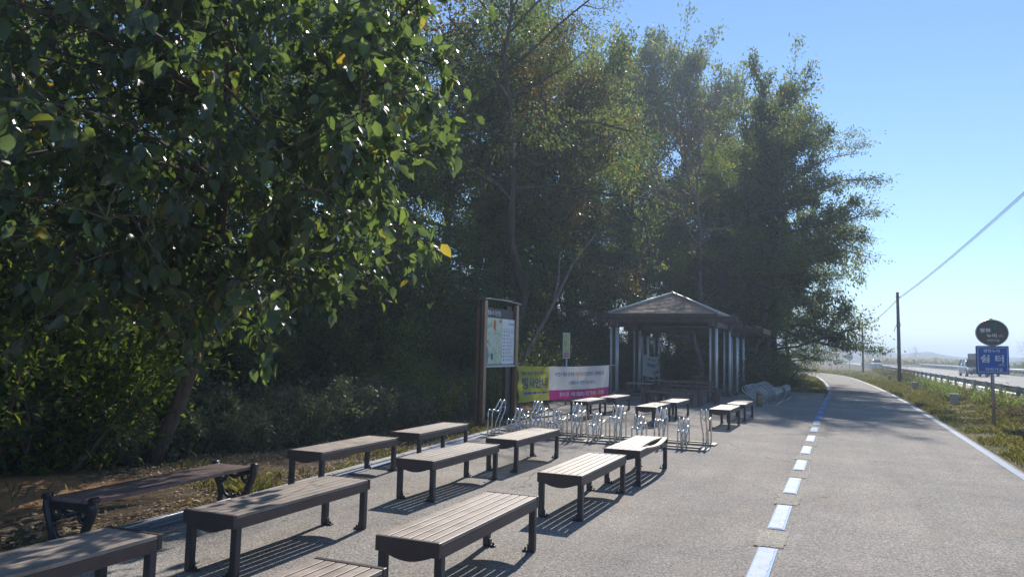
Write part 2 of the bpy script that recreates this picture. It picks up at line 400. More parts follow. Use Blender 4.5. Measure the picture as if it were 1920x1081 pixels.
# ------------------------------------------------------------------ text
def text_geo(body, bold=0.0, spacing=1.0):
    c = bpy.data.curves.new('txt', 'FONT'); c.body = body; c.offset = bold; c.space_character = spacing
    o = bpy.data.objects.new('txt', c); COL.objects.link(o); bpy.context.view_layer.update()
    m = bpy.data.meshes.new_from_object(o.evaluated_get(bpy.context.evaluated_depsgraph_get()))
    V = np.array([v.co[:2] for v in m.vertices]); F = [tuple(p.vertices) for p in m.polygons]
    bpy.data.objects.remove(o); bpy.data.curves.remove(c); bpy.data.meshes.remove(m)
    lo, hi = V.min(0), V.max(0)
    return (V - (lo + hi) / 2) / (hi - lo), F            # unit box centred on 0

def place_text(body, u, v, w, h, fn, bold=0.0, shear=0.0):
    """text of width w and height h centred at (u,v), mapped to 3D by fn(u,v)"""
    V, F = text_geo(body, bold)
    vs = [fn(u + p[0] * w + p[1] * h * shear, v + p[1] * h) for p in V]
    return vs, F

def text_obj(items, fn, mat, parent, name='lettering'):
    out = []
    for it in items:
        vs, F = place_text(*it[:5], fn, *(it[5:]))
        out.append(MB().add(vs, F).build(name, mat, parent, fixn=False))
    return out

# ------------------------------------------------------------------ SETTING: ground, path, road, hills
def build_ground():
    def axis(a, b, fine0, fine1, step, grow=1.35):
        L = list(np.arange(fine0, fine1 + 1e-6, step)); s = step; x = fine1
        while x < b: s *= grow; x += s; L.append(min(x, b))
        s = step; x = fine0
        while x > a: s *= grow; x -= s; L.insert(0, max(x, a))
        return np.unique(np.array(L))
    xs = axis(-2900, 2900, -26, 9, 0.35); ys = axis(-950, 2950, -6, 60, 0.4)
    XX, YY = np.meshgrid(xs, ys); H_ = ground_h(XX, YY)
    far = smoothstep(19, 26, XX) * 0.3
    H_ = H_ - far
    V = np.stack([XX, YY, H_], -1).reshape(-1, 3)
    nx, ny = len(xs), len(ys)
    i = (np.arange(ny - 1)[:, None] * nx + np.arange(nx - 1)[None, :]).ravel()
    F = np.stack([i, i + 1, i + nx + 1, i + nx], -1)
    o = link('ground', np_mesh('ground', V, F, True), M['ground']); tag(o, kind='structure'); return o
build_ground()

def strip(name, L, Rr, z, mat, kind='structure'):
    """sheet between two polylines"""
    L = [(*p, z) if len(p) == 2 else p for p in L]; Rr = [(*p, z) if len(p) == 2 else p for p in Rr]
    n = len(L); fs = [(i, n + i, n + i + 1, i + 1) for i in range(n - 1)]
    o = MB().add(L + Rr, fs).build(name, M[mat], fixn=False)
    return tag(o, kind=kind)

PY = [-8, 0, 10, 20, 30, 41, 52, 60, 68, 76, 84, 92, 100, 108, 116, 124]
PL = [-.7, -.7, -.7, -.7, -.7, -.62, -.95, -1.3, -1.75, -2.3, -3.3, -4.8, -7, -10, -14, -19]
PR = [2.55, 2.55, 2.55, 2.55, 2.5, 2.36, 2.02, 1.7, 1.3, .85, .05, -1.3, -3.3, -6.2, -10, -14.5]
def pedge(arr, y): return float(np.interp(y, PY, arr))
yy = list(np.arange(-8, 124.1, 2.0))
strip('bike_path', [(pedge(PL, y), y) for y in yy], [(pedge(PR, y), y) for y in yy], 0.028, 'asphalt_path')
KY = [-8, 0, 4, 6.4, 7.5, 10, 12.5, 14, 17, 20, 23, 28, 36, 39.2]
KX = [-5.75, -5.75, -5.8, -5.9, -6.02, -6.25, -6.48, -6.62, -6.95, -7.6, -8.9, -9.3, -9.3, -8.0]
pr_ = [-.7] * 13 + [-.72]
strip('plaza', list(zip(KX, KY)), list(zip(pr_, KY)), 0.022, 'asphalt_plaza')
ky = list(np.arange(-8, 20.01, 1.0)); kx = lambda y: float(np.interp(y, KY, KX))
strip('plaza_edge_line', [(kx(y) + .02, y) for y in ky], [(kx(y) + .17, y) for y in ky], 0.030, 'paint_line_blue')
kb = MB()
kk = list(np.arange(-8, 20.01, 1.0))
for a, b in zip(kk[:-1], kk[1:]):
    xa, xb = kx(a), kx(b)
    kb.add([(xa - .085, a + .008, -.1), (xa, a + .008, -.1), (xa, a + .008, .040), (xa - .02, a + .008, .055), (xa - .085, a + .008, .055),
            (xb - .085, b - .008, -.1), (xb, b - .008, -.1), (xb, b - .008, .040), (xb - .02, b - .008, .055), (xb - .085, b - .008, .055)],
           [(4, 3, 2, 1, 0), (5, 6, 7, 8, 9), (1, 2, 7, 6), (2, 3, 8, 7), (3, 4, 9, 8), (4, 0, 5, 9), (0, 1, 6, 5)])
tag(kb.build('kerb', M['kerb_stone']), kind='structure')
ly = list(np.arange(-8, 90.1, 2.0))
strip('path_edge_line_right', [(pedge(PR, y) - .19, y) for y in ly], [(pedge(PR, y) - .06, y) for y in ly], 0.034, 'paint_line_blue')
ly2 = list(np.arange(41.5, 90.1, 1.5))
strip('path_edge_line_left', [(pedge(PL, y) + .03, y) for y in ly2], [(pedge(PL, y) + .16, y) for y in ly2], 0.034, 'paint_line_blue')
dw, db, pw = MB(), MB(), MB()
rng = random.Random(4)
y = 7.78 - 2.1 * 4
while y < 41:
    x0 = pedge(PL, y + .6); L = 1.22 + rng.uniform(-.06, .06)
    a = x0 + .03; w_ = .125
    db.quad((a - .012, y - .02, .034), (a + w_ + .02, y - .02, .034), (a + w_ + .02, y + L + .02, .034), (a - .012, y + L + .02, .034))
    if y < 20.2 or y > 32:  # no white in the tree-shaded stretch: shade is put into the bluer dashes
        ol = []
        for (xa, ya, xb, yb) in ((a, y + .02, a + w_, y), (a + w_, y, a + w_, y + L - .02), (a + w_, y + L - .02, a + .004, y + L), (a + .004, y + L, a, y + .02)):
            for k in range(10): ol.append((xa + (xb - xa) * k / 10 + rng.uniform(-.004, .004), ya + (yb - ya) * k / 10 + rng.uniform(-.012, .012), .038))
        dw.add(ol, [tuple(range(len(ol)))])
    if y < 21:
        s = rng.uniform(-.02, .02)
        oy0, oy1, ox0, ox1 = y + L + .07, y + 2.1 - .10, a - .06 + s, a + .20 + s; ol = []
        for (xa, ya, xb, yb) in ((ox0, oy0, ox1, oy0), (ox1, oy0, ox1, oy1), (ox1, oy1, ox0, oy1), (ox0, oy1, ox0, oy0)):
            for k in range(12): ol.append((xa + (xb - xa) * k / 12 + rng.uniform(-.014, .014), ya + (yb - ya) * k / 12 + rng.uniform(-.02, .02), .0335))
        pw.add(ol, [tuple(range(len(ol)))])
    y += 2.1
sm_ = MB(); ys_ = list(np.arange(1.0, 41, .25)); xs_ = [pedge(PL, q) + .235 + .02 * math.sin(q * 2.3) + rng.uniform(-.012, .012) for q in ys_]
for i in range(len(ys_) - 1):
    if math.sin(ys_[i] * .7) + math.sin(ys_[i] * 1.9) < -.3: continue
    w0 = .003 + .003 * rng.random(); sm_.quad((xs_[i] - w0, ys_[i], .0325), (xs_[i] + w0, ys_[i], .0325), (xs_[i + 1] + w0, ys_[i + 1], .0325), (xs_[i + 1] - w0, ys_[i + 1], .0325))
tag(sm_.build('pavement_seam', M['cable_black'], fixn=False), kind='structure')
tag(db.build('dashed_line_edges', M['paint_dash_blue'], fixn=False), kind='structure')
tag(dw.build('dashed_line', M['paint_dash_white'], fixn=False), kind='structure')
tag(pw.build('worn_markings', M['paint_worn'], fixn=False), kind='structure')

RZ = 0.215
ry = [-60, 0, 40, 80, 120, 160, 200, 240, 280, 330, 400]
rx = [6.15, 6.15, 6.15, 6.15, 6.0, 5.5, 4.6, 3.2, 1.2, -2.5, -9]
rxl = lambda y: float(np.interp(y, ry, rx))
rr = list(range(-60, 401, 10))
strip('road', [(rxl(y), y) for y in rr], [(rxl(y) + 12.2, y) for y in rr], RZ + .02, 'road_asphalt')
strip('road_line_near', [(rxl(y) + .55, y) for y in rr], [(rxl(y) + .70, y) for y in rr], RZ + .026, 'paint_road_white')
strip('road_line_far', [(rxl(y) + 11.5, y) for y in rr], [(rxl(y) + 11.65, y) for y in rr], RZ + .026, 'paint_road_white')
lm = MB()
for i in range(0, 340, 12):
    a = rxl(i) + 6.1
    lm.quad((a, i, RZ + .026), (a + .14, i, RZ + .026), (rxl(i + 5) + 6.24, i + 5, RZ + .026), (rxl(i + 5) + 6.1, i + 5, RZ + .026))
tag(lm.build('road_lane_dashes', M['paint_road_white'], fixn=False), kind='structure')

def ridge(name, pts, y0, depth, mat, seed, base=-2.0):
    r = np.random.default_rng(seed); xs = np.arange(-1500, 2600, 7.0); px_, pz = zip(*pts)
    top = np.interp(xs, px_, pz)
    for k in range(1, 6):
        top = top + (.6 / k) * np.sin(xs * 0.028 * k * 1.7 + r.uniform(0, 6.3))
    rows = []
    for j, q in enumerate((0, .25, .5, .75, 1.0, 1.3)):
        hq = top * math.sin(min(q, 1.0) * pi / 2) ** 0.8 if q <= 1 else top * 0.6
        rows.append(np.stack([xs, np.full_like(xs, y0 + depth * q) + 10 * np.sin(xs * .02 + j), base + np.maximum(hq, 0) + r.normal(0, .12, len(xs)) * (q > 0)], -1))
    V = np.concatenate(rows); nx = len(xs)
    i = (np.arange(5)[:, None] * nx + np.arange(nx - 1)[None, :]).ravel()
    o = link(name, np_mesh(name, V, np.stack([i, i + 1, i + nx + 1, i + nx], -1), True), M[mat]); tag(o, kind='structure')
ridge('hills', [(-1500, 12), (-80, 11), (-6, 10.3), (23, 10.8), (44, 9.2), (61, 10.8), (71, 9.2), (91, 7.6), (116, 8.2), (192, 10), (2600, 12)], 560, 100, 'hill_far', 3)
ridge('foothills', [(-1500, 4.5), (0, 5.2), (18, 6.4), (39, 4), (60, 5.2), (90, 3.4), (126, 3.8), (210, 6), (2600, 4.5)], 425, 70, 'hill_near', 8)

# ------------------------------------------------------------------ benches on the plaza
def warp(p):                                   # one bench's two outer planks have bowed
    return p
def slats_mb(L, W, n, gap, z, th, warped=False):
    b = MB(); w_ = (W - gap * (n - 1)) / n
    for i in range(n):
        x0 = -W / 2 + i * (w_ + gap)
        segs = 14 if (warped and i >= n - 2) else 1
        vs = []
        for k in range(segs + 1):
            q = k / segs; yq = -L / 2 + q * L; dx = dz = 0.0
            if segs > 1:
                bow = math.sin(min(1, max(0, (q - .22) / .78)) * pi)
                if i == n - 1: dx, dz = .028 * bow, -.030 * bow
                else: dx, dz = -.035 * bow * 0, .020 * bow
            vs += [(x0 + dx, yq, z - th + dz), (x0 + w_ + dx, yq, z - th + dz), (x0 + w_ + dx, yq, z + dz), (x0 + dx, yq, z + dz)]
        fs = [(0, 1, 2, 3), tuple(4 * segs + k for k in (3, 2, 1, 0))]
        for k in range(segs):
            a = 4 * k; fs += [(a + j, a + 4 + j, a + 4 + (j + 1) % 4, a + (j + 1) % 4) for j in range(4)]
        b.add(vs, fs)
    return b
BL, BW, BH = 1.77, 0.475, 0.45
def make_bench(warped=False, L=BL):
    t = empty('slatted_bench')
    slats_mb(L - .07, BW - .012, 6, .011, BH - .002, .026, warped).build('seat', M['slat'], t, .003)
    for s in (-1, 1):
        # end panel with a sagging lower edge
        out = [(-BW / 2, BH + .002), (-BW / 2, BH - .095)]
        out += [(-BW / 2 + .055 + (BW - .11) * k / 12, BH - .095 - .042 * math.sin(pi * k / 12)) for k in range(13)]
        out += [(BW / 2, BH - .095), (BW / 2, BH + .002)]
        y0 = s * L / 2
        MB().prism(out, 'y', min(y0, y0 - s * .035), max(y0, y0 - s * .035)).build('end_panel', M['panel_brown'], t, .004)
        x0 = s * (BW / 2 - .0145)
        rl = MB()
        if warped and s > 0:
            rl.box((x0, -.18 * L, BH - .0665), (.024, .60 * L, .075))
            rot = Matrix.Rotation(R(-5), 3, 'X')
            rl.box((x0 + .012, .33 * L, BH - .088), (.024, .20 * L, .06), rot=rot)
        else:
            rl.box((x0, 0, BH - .0665), (.024, L - .075, .075))
        rl.build('side_rail', M['rail_brown'], t, .003)
        for sx in (-1, 1):
            lg = MB().box((sx * (BW / 2 - .028), s * (L / 2 - .064), (BH - .096) / 2 + .012), (.056, .056, BH - .096 + .02))
            lo = lg.build('leg', M['charcoal_metal'], t, .007)
            MB().box((sx * (BW / 2 - .085), s * (L / 2 - .064), .010), (.052, .05, .012)).box((sx * (BW / 2 - .062), s * (L / 2 - .064), .038), (.010, .042, .056)).cyl((sx * (BW / 2 - .09), s * (L / 2 - .064), .014), .010, .022, 8).build('anchor_bracket', M['charcoal_metal'], lo, .002)
    return t
bench0 = make_bench(); bench_w = make_bench(True)
BG = 'slatted benches set out in rows on the plaza'
SPOTS = [
 (-2.58, 5.05, -1.2, 'dark-legged slatted bench in front centre, whole, nearest in the column beside the path'),
 (-2.62, 7.98, -.8, 'slatted bench standing straight behind the front centre one, between it and the warped bench'),
 (-4.34, 8.02, -.5, 'slatted bench in the middle column, third from the front, before the racks bench'),
 (-4.35, 10.33, -.6, 'slatted bench in the middle column, last before the steel bike racks'),
 (-5.89, 10.22, -3.2, 'slatted bench on the blue kerb line, farther one, in front of the map board'),
 (-4.24, 4.99, -2.0, 'slatted bench at front left, right beside the curly-legged bench'),
 (-5.79, 7.89, -2.8, 'slatted bench along the blue kerb line behind the curly-legged bench'),
 (-4.19, 2.63, -2.2, 'slatted bench cut off by the bottom left corner, dappled by leaf shadow'),
 (-2.55, 2.70, -1.0, 'slatted bench of which just the far end shows, at the bottom edge'),
 (-2.58, 18.55, .5, 'sunlit slatted bench beyond the bike racks, nearer of the pair beside the path'),
 (-2.50, 20.85, .5, 'sunlit slatted bench beyond the bike racks, farther of the pair beside the path'),
 (-4.23, 18.15, 0, 'slatted bench behind the racks, nearer of the half-shaded middle pair before the pavilion'),
 (-4.15, 20.25, 0, 'slatted bench behind the racks, farther of the half-shaded middle pair before the pavilion'),
 (-6.12, 18.85, -1, 'shaded slatted bench under the long banner, nearer of the pair'),
 (-6.02, 20.95, -1, 'shaded slatted bench by the right end of the long banner, farther of the pair'),
]
for i, (x, y, a, lab) in enumerate(SPOTS):
    b = bench0 if i == 0 else copy_tree(bench0)
    b.location = (x, y, .022); b.rotation_euler.z = -R(a); tag(b, lab, 'bench', BG)
bench_w.location = (-2.60, 10.23, .022); bench_w.rotation_euler.z = R(.7)
tag(bench_w, 'slatted bench with two bowed planks and a broken side rail, before the racks', 'bench', BG)

# bench with cast-iron legs
def curly_bench():
    t = empty('cast_iron_bench', (-5.63, 4.95, .03), R(6.0), 'bench with curled cast-iron legs and reddish planks astride the kerb', 'bench')
    L, W, H_ = 1.96, .46, .43
    slats_mb(L - .03, W - .04, 4, .004, H_, .034).build('seat', M['slat_red'], t, .004)
    for s in (-1, 1):
        y0 = s * (L / 2 - .01); fr = MB()
        for sx in (-1, 1):
            pts = [(sx * .235, y0, H_ + .005), (sx * .232, y0, .36), (sx * .205, y0, .28), (sx * .172, y0, .20), (sx * .160, y0, .12), (sx * .168, y0, .05), (sx * .185, y0, .0)]
            fr.tube(pts, [.030, .036, .036, .032, .028, .028, .030], 10)
            fr.cyl((sx * .240, y0 - .0, H_ - .022), .001, .001, 6)
            fr.tube([(sx * .238, y0 - .034, H_ + .002), (sx * .238, y0 + .034, H_ + .002)], .027, 12)   # rolled scroll
            fr.tube([(sx * (.135 - .030 * cos(k * pi / 6)), y0, .315 + .030 * sin(k * pi / 6)) for k in range(13)], .011, 6)  # ring by the leg
            fr.tube([(sx * .185, y0, .24), (sx * .11, y0, .275), (sx * .08, y0, .335)], [.018, .016, .014], 8)
        fr.box((0, y0, H_ - .058), (.44, .030, .050))
        fr.tube([(.15 * cos(pi * k / 14), y0, .085 + .135 - .135 * sin(pi * k / 14)) for k in range(15)], .017, 8)    # hanging arch
        for k in range(8):
            an = k * pi / 4 + pi / 8
            fr.tube([(0, y0, .085), (.062 * cos(an), y0, .085 + .062 * sin(an))], [.022, .010], 6)
        fr.tube([(-.11, y0, H_ - .085), (0, y0, H_ - .125), (.11, y0, H_ - .085)], [.012, .024, .012], 8)
        fr.build('leg_frame', M['cast_iron'], t)
    MB().tube([(0, -L / 2, .085), (0, L / 2, .085)], .014, 8).build('tie_bar', M['galvanised'], t)
curly_bench()

# ------------------------------------------------------------------ steel bike racks
def holder_mb(kind, sgn):
    """two parallel bent tubes; u = depth towards the other rail"""
    hi = kind == 'high'
    z1, z2, zc, dpk = (.47, .63, .47, .56) if hi else (.30, .46, .28, .52)
    path = [(0, 0), (0, z1 - .05), (.02, z1 - .01), (.06, z1), (.13, z1 - .015), (.25, z1 - .045), (.30, z1 - .02), (dpk - .03, z2), (dpk + .01, z2 + .012), (dpk + .045, z2 - .02), (dpk + .055, zc + .02), (dpk + .04, zc - .04), (.38, .20), (.355, .15), (.35, .0)]
    b = MB()
    for dx in (-.045, .045):
        b.tube([(dx, sgn * u, z + .03) for u, z in path], .0145, 8)
    b.tube([(-.045, sgn * .17, z1 + .004), (.045, sgn * .17, z1 + .004)], .009, 6)
    b.tube([(-.045, sgn * (dpk + .05), zc + .05), (.045, sgn * (dpk + .05), zc + .05)], .009, 6)
    return b
rack = empty('bike_rack', (0, 0, .022), 0, 'long double-sided stainless steel bike rack of bent tubes across the plaza', 'bike rack')
YF, YB, XA, XB = 13.38, 14.62, -6.62, -2.2
for yy0, tilt in ((YF, 0.0), (YB, 0.0)):
    rb = MB()
    for off in (-.05, .30 if yy0 == YF else -.36):
        rb.box(((XA + XB) / 2, yy0 + off, .018), (XB - XA, .055, .030))
    sx = .30 if yy0 == YF else -.36
    for xe in (XA + .03, XB - .03, (XA + XB) / 2):
        rb.box((xe, yy0 + (sx - .05) / 2, .0165), (.12, abs(sx + .05) + .04, .024))
    rb.build('base_rail', M['rail_channel'], rack, .004)
hm = {k: holder_mb(*k).mesh('holder') for k in (('high', 1), ('low', 1), ('high', -1), ('low', -1))}
for i in range(10):
    x = XA + .22 + i * .418
    k = 'high' if i % 2 == 0 else 'low'
    o = link('holder', hm[(k, 1)], M['steel'], rack); o.location = (x, YF, 0)
    k = 'low' if i % 2 == 0 else 'high'
    o = link('holder', hm[(k, -1)], M['steel'], rack); o.location = (x + .30, YB, 0)

def hoop_rack(loc, rz, lab):
    t = empty('hoop_bike_rack', loc, rz, lab, 'bike rack', 'hoop racks beside the pavilion')
    L = 3.0
    rb = MB()
    rb.box((0, 0, .022), (.05, L, .035)).box((-.62, 0, .022), (.05, L, .035))
    for s in (-1, 0, 1): rb.box((-.31, s * (L / 2 - .05), .020), (.60, .05, .030))
    rb.tube([(-.25, -L / 2, .30), (-.25, L / 2, .30)], .012, 8)
    rb.build('base_frame', M['galvanised'], t, .003)
    for i in range(4):
        y = -L / 2 + .25 + i * .82
        h = MB()
        h.tube([(0, y, .03), (0, y, .42), (-.03, y, .50), (-.10, y, .545), (-.18, y, .53), (-.235, y, .46), (-.25, y, .03)], .019, 8)
        h.tube([(-.25, y, .16), (-.92, y, .60), (-1.02, y, .64), (-1.11, y, .62), (-1.15, y, .54), (-1.12, y, .46), (-1.04, y, .40), (-.50, y, .04)], .019, 8)
        h.build('hoop', M['steel_dull'], t)
hoop_rack((-2.12, 29.0, .022), 0, 'tilted steel hoop bike rack beside the log post, nearer of the two')
hoop_rack((-2.0, 32.3, .022), 0, 'tilted steel hoop bike rack near the wood edge, farther of the two')
t = empty('log_post', (-2.56, 26.55, .02), 0, 'short pale wooden log post in front of the hoop racks', 'post')
MB().tube([(0, 0, 0), (0, 0, .49), (0, 0, .515), (0, 0, .52)], [.105, .105, .095, .06], 20).build('post_body', M['log_wood'], t)
MB().tube([(0, 0, .40), (0, 0, .43)], .107, 20).build('band', M['charcoal_metal'], t)

# ------------------------------------------------------------------ map board
t = empty('map_board', (-7.55, 15.2, 0.0), 0, 'tall bicycle route map board on two wooden posts by the wood', 'information board')
for yp, nm in ((0.0, 'post'), (1.80, 'post')):
    p = MB()
    for dx in (-.062, .062): p.box((dx, yp, 1.42), (.070, .13, 2.88))
    po = p.build(nm, M['board_wood'], t, .006)
    MB().box((0, yp, 1.42), (.054, .10, 2.86)).build('core', M['header_dark'], po)
    MB().box((.109, yp, 1.42), (.022, .14, 2.86)).build('edge_trim', M['frame_bronze'], po, .004)
arch = [(-.14 + (2.08) * k / 16, 2.86 + .03 * math.sin(pi * k / 16)) for k in range(17)]
MB().prism(arch + [(u, z + .035) for u, z in reversed(arch)], 'x', -.15, .15).build('cap_roof', M['sign_grey_edge'], t, .004)
MB().box((0, .93, 2.02), (.12, 1.64, 1.36)).build('panel_frame', M['header_dark'], t, .006)
MB().box((-.02, 1.50, 1.40), (.10, .30, 2.80)).build('inner_post', M['header_dark'], t, .006)
bm_ = lambda d: (lambda u, v: (.062 + d, .93 + u, v))
b = MB(); fn = bm_(.004); b.quad(fn(-.80, 1.38), fn(.10, 1.38), fn(.10, 2.47), fn(-.80, 2.47)); b.build('map_sheet', M['map_print'], t, fixn=False)
b = MB(); b.quad(fn(.10, 1.38), fn(.80, 1.38), fn(.80, 2.47), fn(.10, 2.47)); b.build('text_sheet', M['sign_white'], t, fixn=False)
text_obj([('평화누리 자전거길', -.40, 2.58, .72, .13, .012)], bm_(.006), M['ink_white'], t)
b = MB(); fn = bm_(.008); r2 = random.Random(2)
for k in range(9):
    v = 2.16 - k * .085
    b.quad(fn(.15, v - .022), fn(.22, v - .022), fn(.22, v + .022), fn(.15, v + .022))
    for j in range(2):
        w_ = r2.uniform(.25, .48); b.quad(fn(.27, v + .012 - j * .03), fn(.27 + w_, v + .012 - j * .03), fn(.27 + w_, v + .022 - j * .03), fn(.27, v + .022 - j * .03))
b.quad(fn(.45, 2.34), fn(.76, 2.34), fn(.76, 2.37), fn(.45, 2.37)); b.quad(fn(.12, 2.22), fn(.78, 2.22), fn(.78, 2.228), fn(.12, 2.228))
b.build('text_lines', M['ink_grey'], t, fixn=False)
def disc(fn, u, v, ru, rv, n=20): return [fn(u + ru * cos(2 * pi * k / n), v + rv * sin(2 * pi * k / n)) for k in range(n)]
for q in ((-.36, 2.30, .07, .13), (-.74, 1.90, .05, .035), (-.04, 2.40, .07, .04)): MB().add(disc(fn, *q), [tuple(range(20))]).build('route_badge', M['ink_orange'], t, fixn=False)
b = MB(); b.add(disc(fn, -.48, 1.56, .075, .09), [tuple(range(20))]); b.build('route_badge', M['ink_green'], t, fixn=False)
b = MB(); b.add([fn(-.80, 1.40), fn(-.70, 1.40), fn(-.66, 1.6), (fn(-.72, 1.78)), fn(-.80, 1.82)], [(0, 1, 2, 3, 4)]); b.build('river', M['paint_line_blue'], t, fixn=False)
MB().box((.08, .93, 1.335), (.05, 1.66, .05)).build('bottom_rail', M['galvanised'], t, .004)

# ------------------------------------------------------------------ long banner
BTL, BTR, BBR, BBL = [Vector(p) for p in ((-7.391, 16.95, 1.335), (-6.88, 23.215, 1.323), (-6.868, 23.22, .335), (-7.335, 16.97, .425))]
BLEN, BHT = (BTR - BTL).length, 0.95
bn = (BTR - BTL).cross(BTL - BBL).normalized()
if bn.x < 0: bn = -bn
def banner_pt(d):
    def f(u, v):                                   # u,v in 0..1 (v up)
        top = BTL.lerp(BTR, u); bot = BBL.lerp(BBR, u)
        top = top - Vector((0, 0, .035 * math.sin(pi * u))); bot = bot + Vector((0, 0, .012 * math.sin(2.2 * pi * u)))
        p = bot.lerp(top, v)
        wv = .05 * math.sin(pi * u) + .016 * math.sin(u * 17 + v * 2.5) * (0.4 + v * .6) + .022 * math.exp(-u * 9) * math.sin(v * 11 + u * 26) + .014 * math.sin(u * 43 - v * 4) * (1 - v)
        return p + bn * (wv + d)
    return f
def bgrid(fn, u0, u1, v0, v1, nu, nv):
    b = MB(); vs = [fn(u0 + (u1 - u0) * i / nu, v0 + (v1 - v0) * j / nv) for j in range(nv + 1) for i in range(nu + 1)]
    fs = [(j * (nu + 1) + i, j * (nu + 1) + i + 1, (j + 1) * (nu + 1) + i + 1, (j + 1) * (nu + 1) + i) for j in range(nv) for i in range(nu)]
    return b.add(vs, fs, True)
t = empty('event_banner', (-7.1, 20.0, 0), 0, 'long lime, white and magenta event banner strung from map board to pavilion', 'banner')
def child_of(o, t):
    o.parent = t; o.matrix_parent_inverse = Matrix.Translation(-Vector(t.location)); return o
f0 = banner_pt(0); UL = .275
child_of(bgrid(f0, 0, UL, 0, 1, 30, 14).build('lime_panel', M['cloth_lime'], fixn=False), t)
child_of(bgrid(f0, UL, 1, .29, 1, 60, 10).build('white_panel', M['cloth_white'], fixn=False), t)
child_of(bgrid(f0, UL, 1, 0, .29, 60, 6).build('magenta_strip', M['cloth_magenta'], fixn=False), t)
f1 = banner_pt(.010)
def T(items, mat):
    for o in text_obj(items, f1, M[mat], None): child_of(o, t)
T([('DMZ RUN 평화 자전거', .138, .80, .225, .115, .008)], 'ink_deep')
T([('행사안내', .140, .52, .235, .30, .02)], 'ink_deep')
T([('자전거 행사 관계로', .435, .765, .215, .13, .012), ('이 혼잡하오니 양해바랍니다.', .79, .765, .285, .13, .012), ('( 평화누리 자전거길 4코스 )', .635, .49, .32, .135, .012)], 'ink_navy')
T([('자전거길', .597, .765, .092, .13, .012)], 'ink_red')
T([('행사시간 : 10월 15일(토) | 오전', .54, .145, .345, .15, .012)], 'ink_white')
T([('9:40 ~ 15:00', .82, .15, .185, .14, .02)], 'ink_yellow')
b = MB()
for (u, w_, hh) in ((.075, .07, .07), (.135, .022, .06), (.165, .05, .03), (.215, .025, .06), (.243, .028, .03)):
    b.add([f1(u - w_ / 2 + w_ * i / 3, .24 + hh * (j - .5)) for j in (0, 1) for i in range(4)], [(i, i + 1, i + 5, i + 4) for i in range(3)])
child_of(b.build('organiser_mark', M['ink_navy'], fixn=False), t)
rp = MB()
pb = Vector((-7.38, 17.03, 0)); pp = Vector((-8.06, 28.38, 0))
rp.tube([BTL, BTL.lerp(Vector((-7.36, 17.0, 1.42)), .5), Vector((-7.34, 17.0, 1.42))], .008, 6)
rp.tube([BBL, Vector((-7.34, 16.98, .44)), Vector((-7.38, 16.96, .46))], .009, 6)
rp.tube([BBL, Vector((-7.2, 16.9, .36)), Vector((-7.17, 16.9, .22)), Vector((-7.12, 16.9, .06))], .006, 6)
for a, z in ((BTR, 1.32), (BBR, .42)):
    q = Vector((-8.0, 28.36, z)); rp.tube([a, a.lerp(q, .5) - Vector((0, 0, .04)), q], .008, 6)
child_of(rp.build('tie_rope', M['rope_pale'], fixn=False), t)

# small notice on a post behind the banner
t = empty('notice_sign', (-8.13, 22.6, gh(-8.13, 22.6)), 0, 'small upright green and red notice on a thin post behind the banner', 'sign')
MB().tube([(0, 0, 0), (0, 0, 2.25)], .03, 12).build('post', M['galvanised'], t)
b = MB().box((.0, -.045, 1.95), (.23, .03, .82)); po = b.build('plate', M['sign_white'], t, .006)
b = MB(); b.quad((-.095, -.0625, 1.74), (.095, -.0625, 1.74), (.095, -.0625, 2.32), (-.095, -.0625, 2.32)); b.build('green_print', M['notice_green'], po, fixn=False)
b = MB()
for k, (z0, z1) in enumerate(((1.57, 1.645), (1.655, 1.69), (1.70, 1.73))): b.quad((-.095, -.0625, z0), (.095, -.0625, z0), (.095, -.0625, z1), (-.095, -.0625, z1))
b.build('red_print', M['ink_pale_red'], po, fixn=False)
for o in t.children: o.rotation_euler.z = 0
t.rotation_euler.z = R(12)

# ------------------------------------------------------------------ pavilion and pergola
def post_cluster(parent, x, y, h, zb=.0):
    b = MB().box((x, y, h / 2 + zb), (.15, .15, h)).box((x, y, .09), (.36, .36, .14))
    po = b.build('post', M['beam_wood'], parent, .008)
    s = MB()
    for dx in (-1, 1):
        for dy in (-1, 1): s.cyl((x + dx * .105, y + dy * .105, .14), .042, h - .16, 16)
    s.build('steel_tubes', M['white_metal'], po, fixn=True)
    MB().box((x, y, h - .10), (.36, .36, .20)).build('capital', M['beam_wood'], po, .01)
PX0, PX1, PY0, PY1 = 0.0, 3.84, 0.0, 3.6
t = empty('pavilion', (-8.22, 28.45, .02), 0, 'open rest pavilion with hipped shingle roof on steel and timber posts', 'pavilion')
for x in (PX0, PX1):
    for y in (PY0, PY1): post_cluster(t, x, y, 2.92)
for y in (PY0, PY1):
    MB().box((1.96, y, 3.055), (5.5 if y == PY0 else 5.0, .16, .25)).build('beam', M['beam_wood'], t, .01)
for x in (PX0, PX1):
    MB().box((x, 1.8, 2.885), (.15, 5.0, .20)).build('beam', M['beam_wood'], t, .01)
CX, CY, EX, EY, EZ, AZ = 1.92, 1.8, 2.08, 2.0, 3.20, 4.16
MB().box((CX, CY - EY + .03, EZ + .0), (2 * EX, .05, .14)).box((CX, CY + EY - .03, EZ), (2 * EX, .05, .14)).box((CX - EX + .03, CY, EZ), (.05, 2 * EY - .14, .14)).box((CX + EX - .03, CY, EZ), (.05, 2 * EY - .14, .14)).build('fascia', M['beam_wood'], t, .005)
rf = MB(); NC = 15
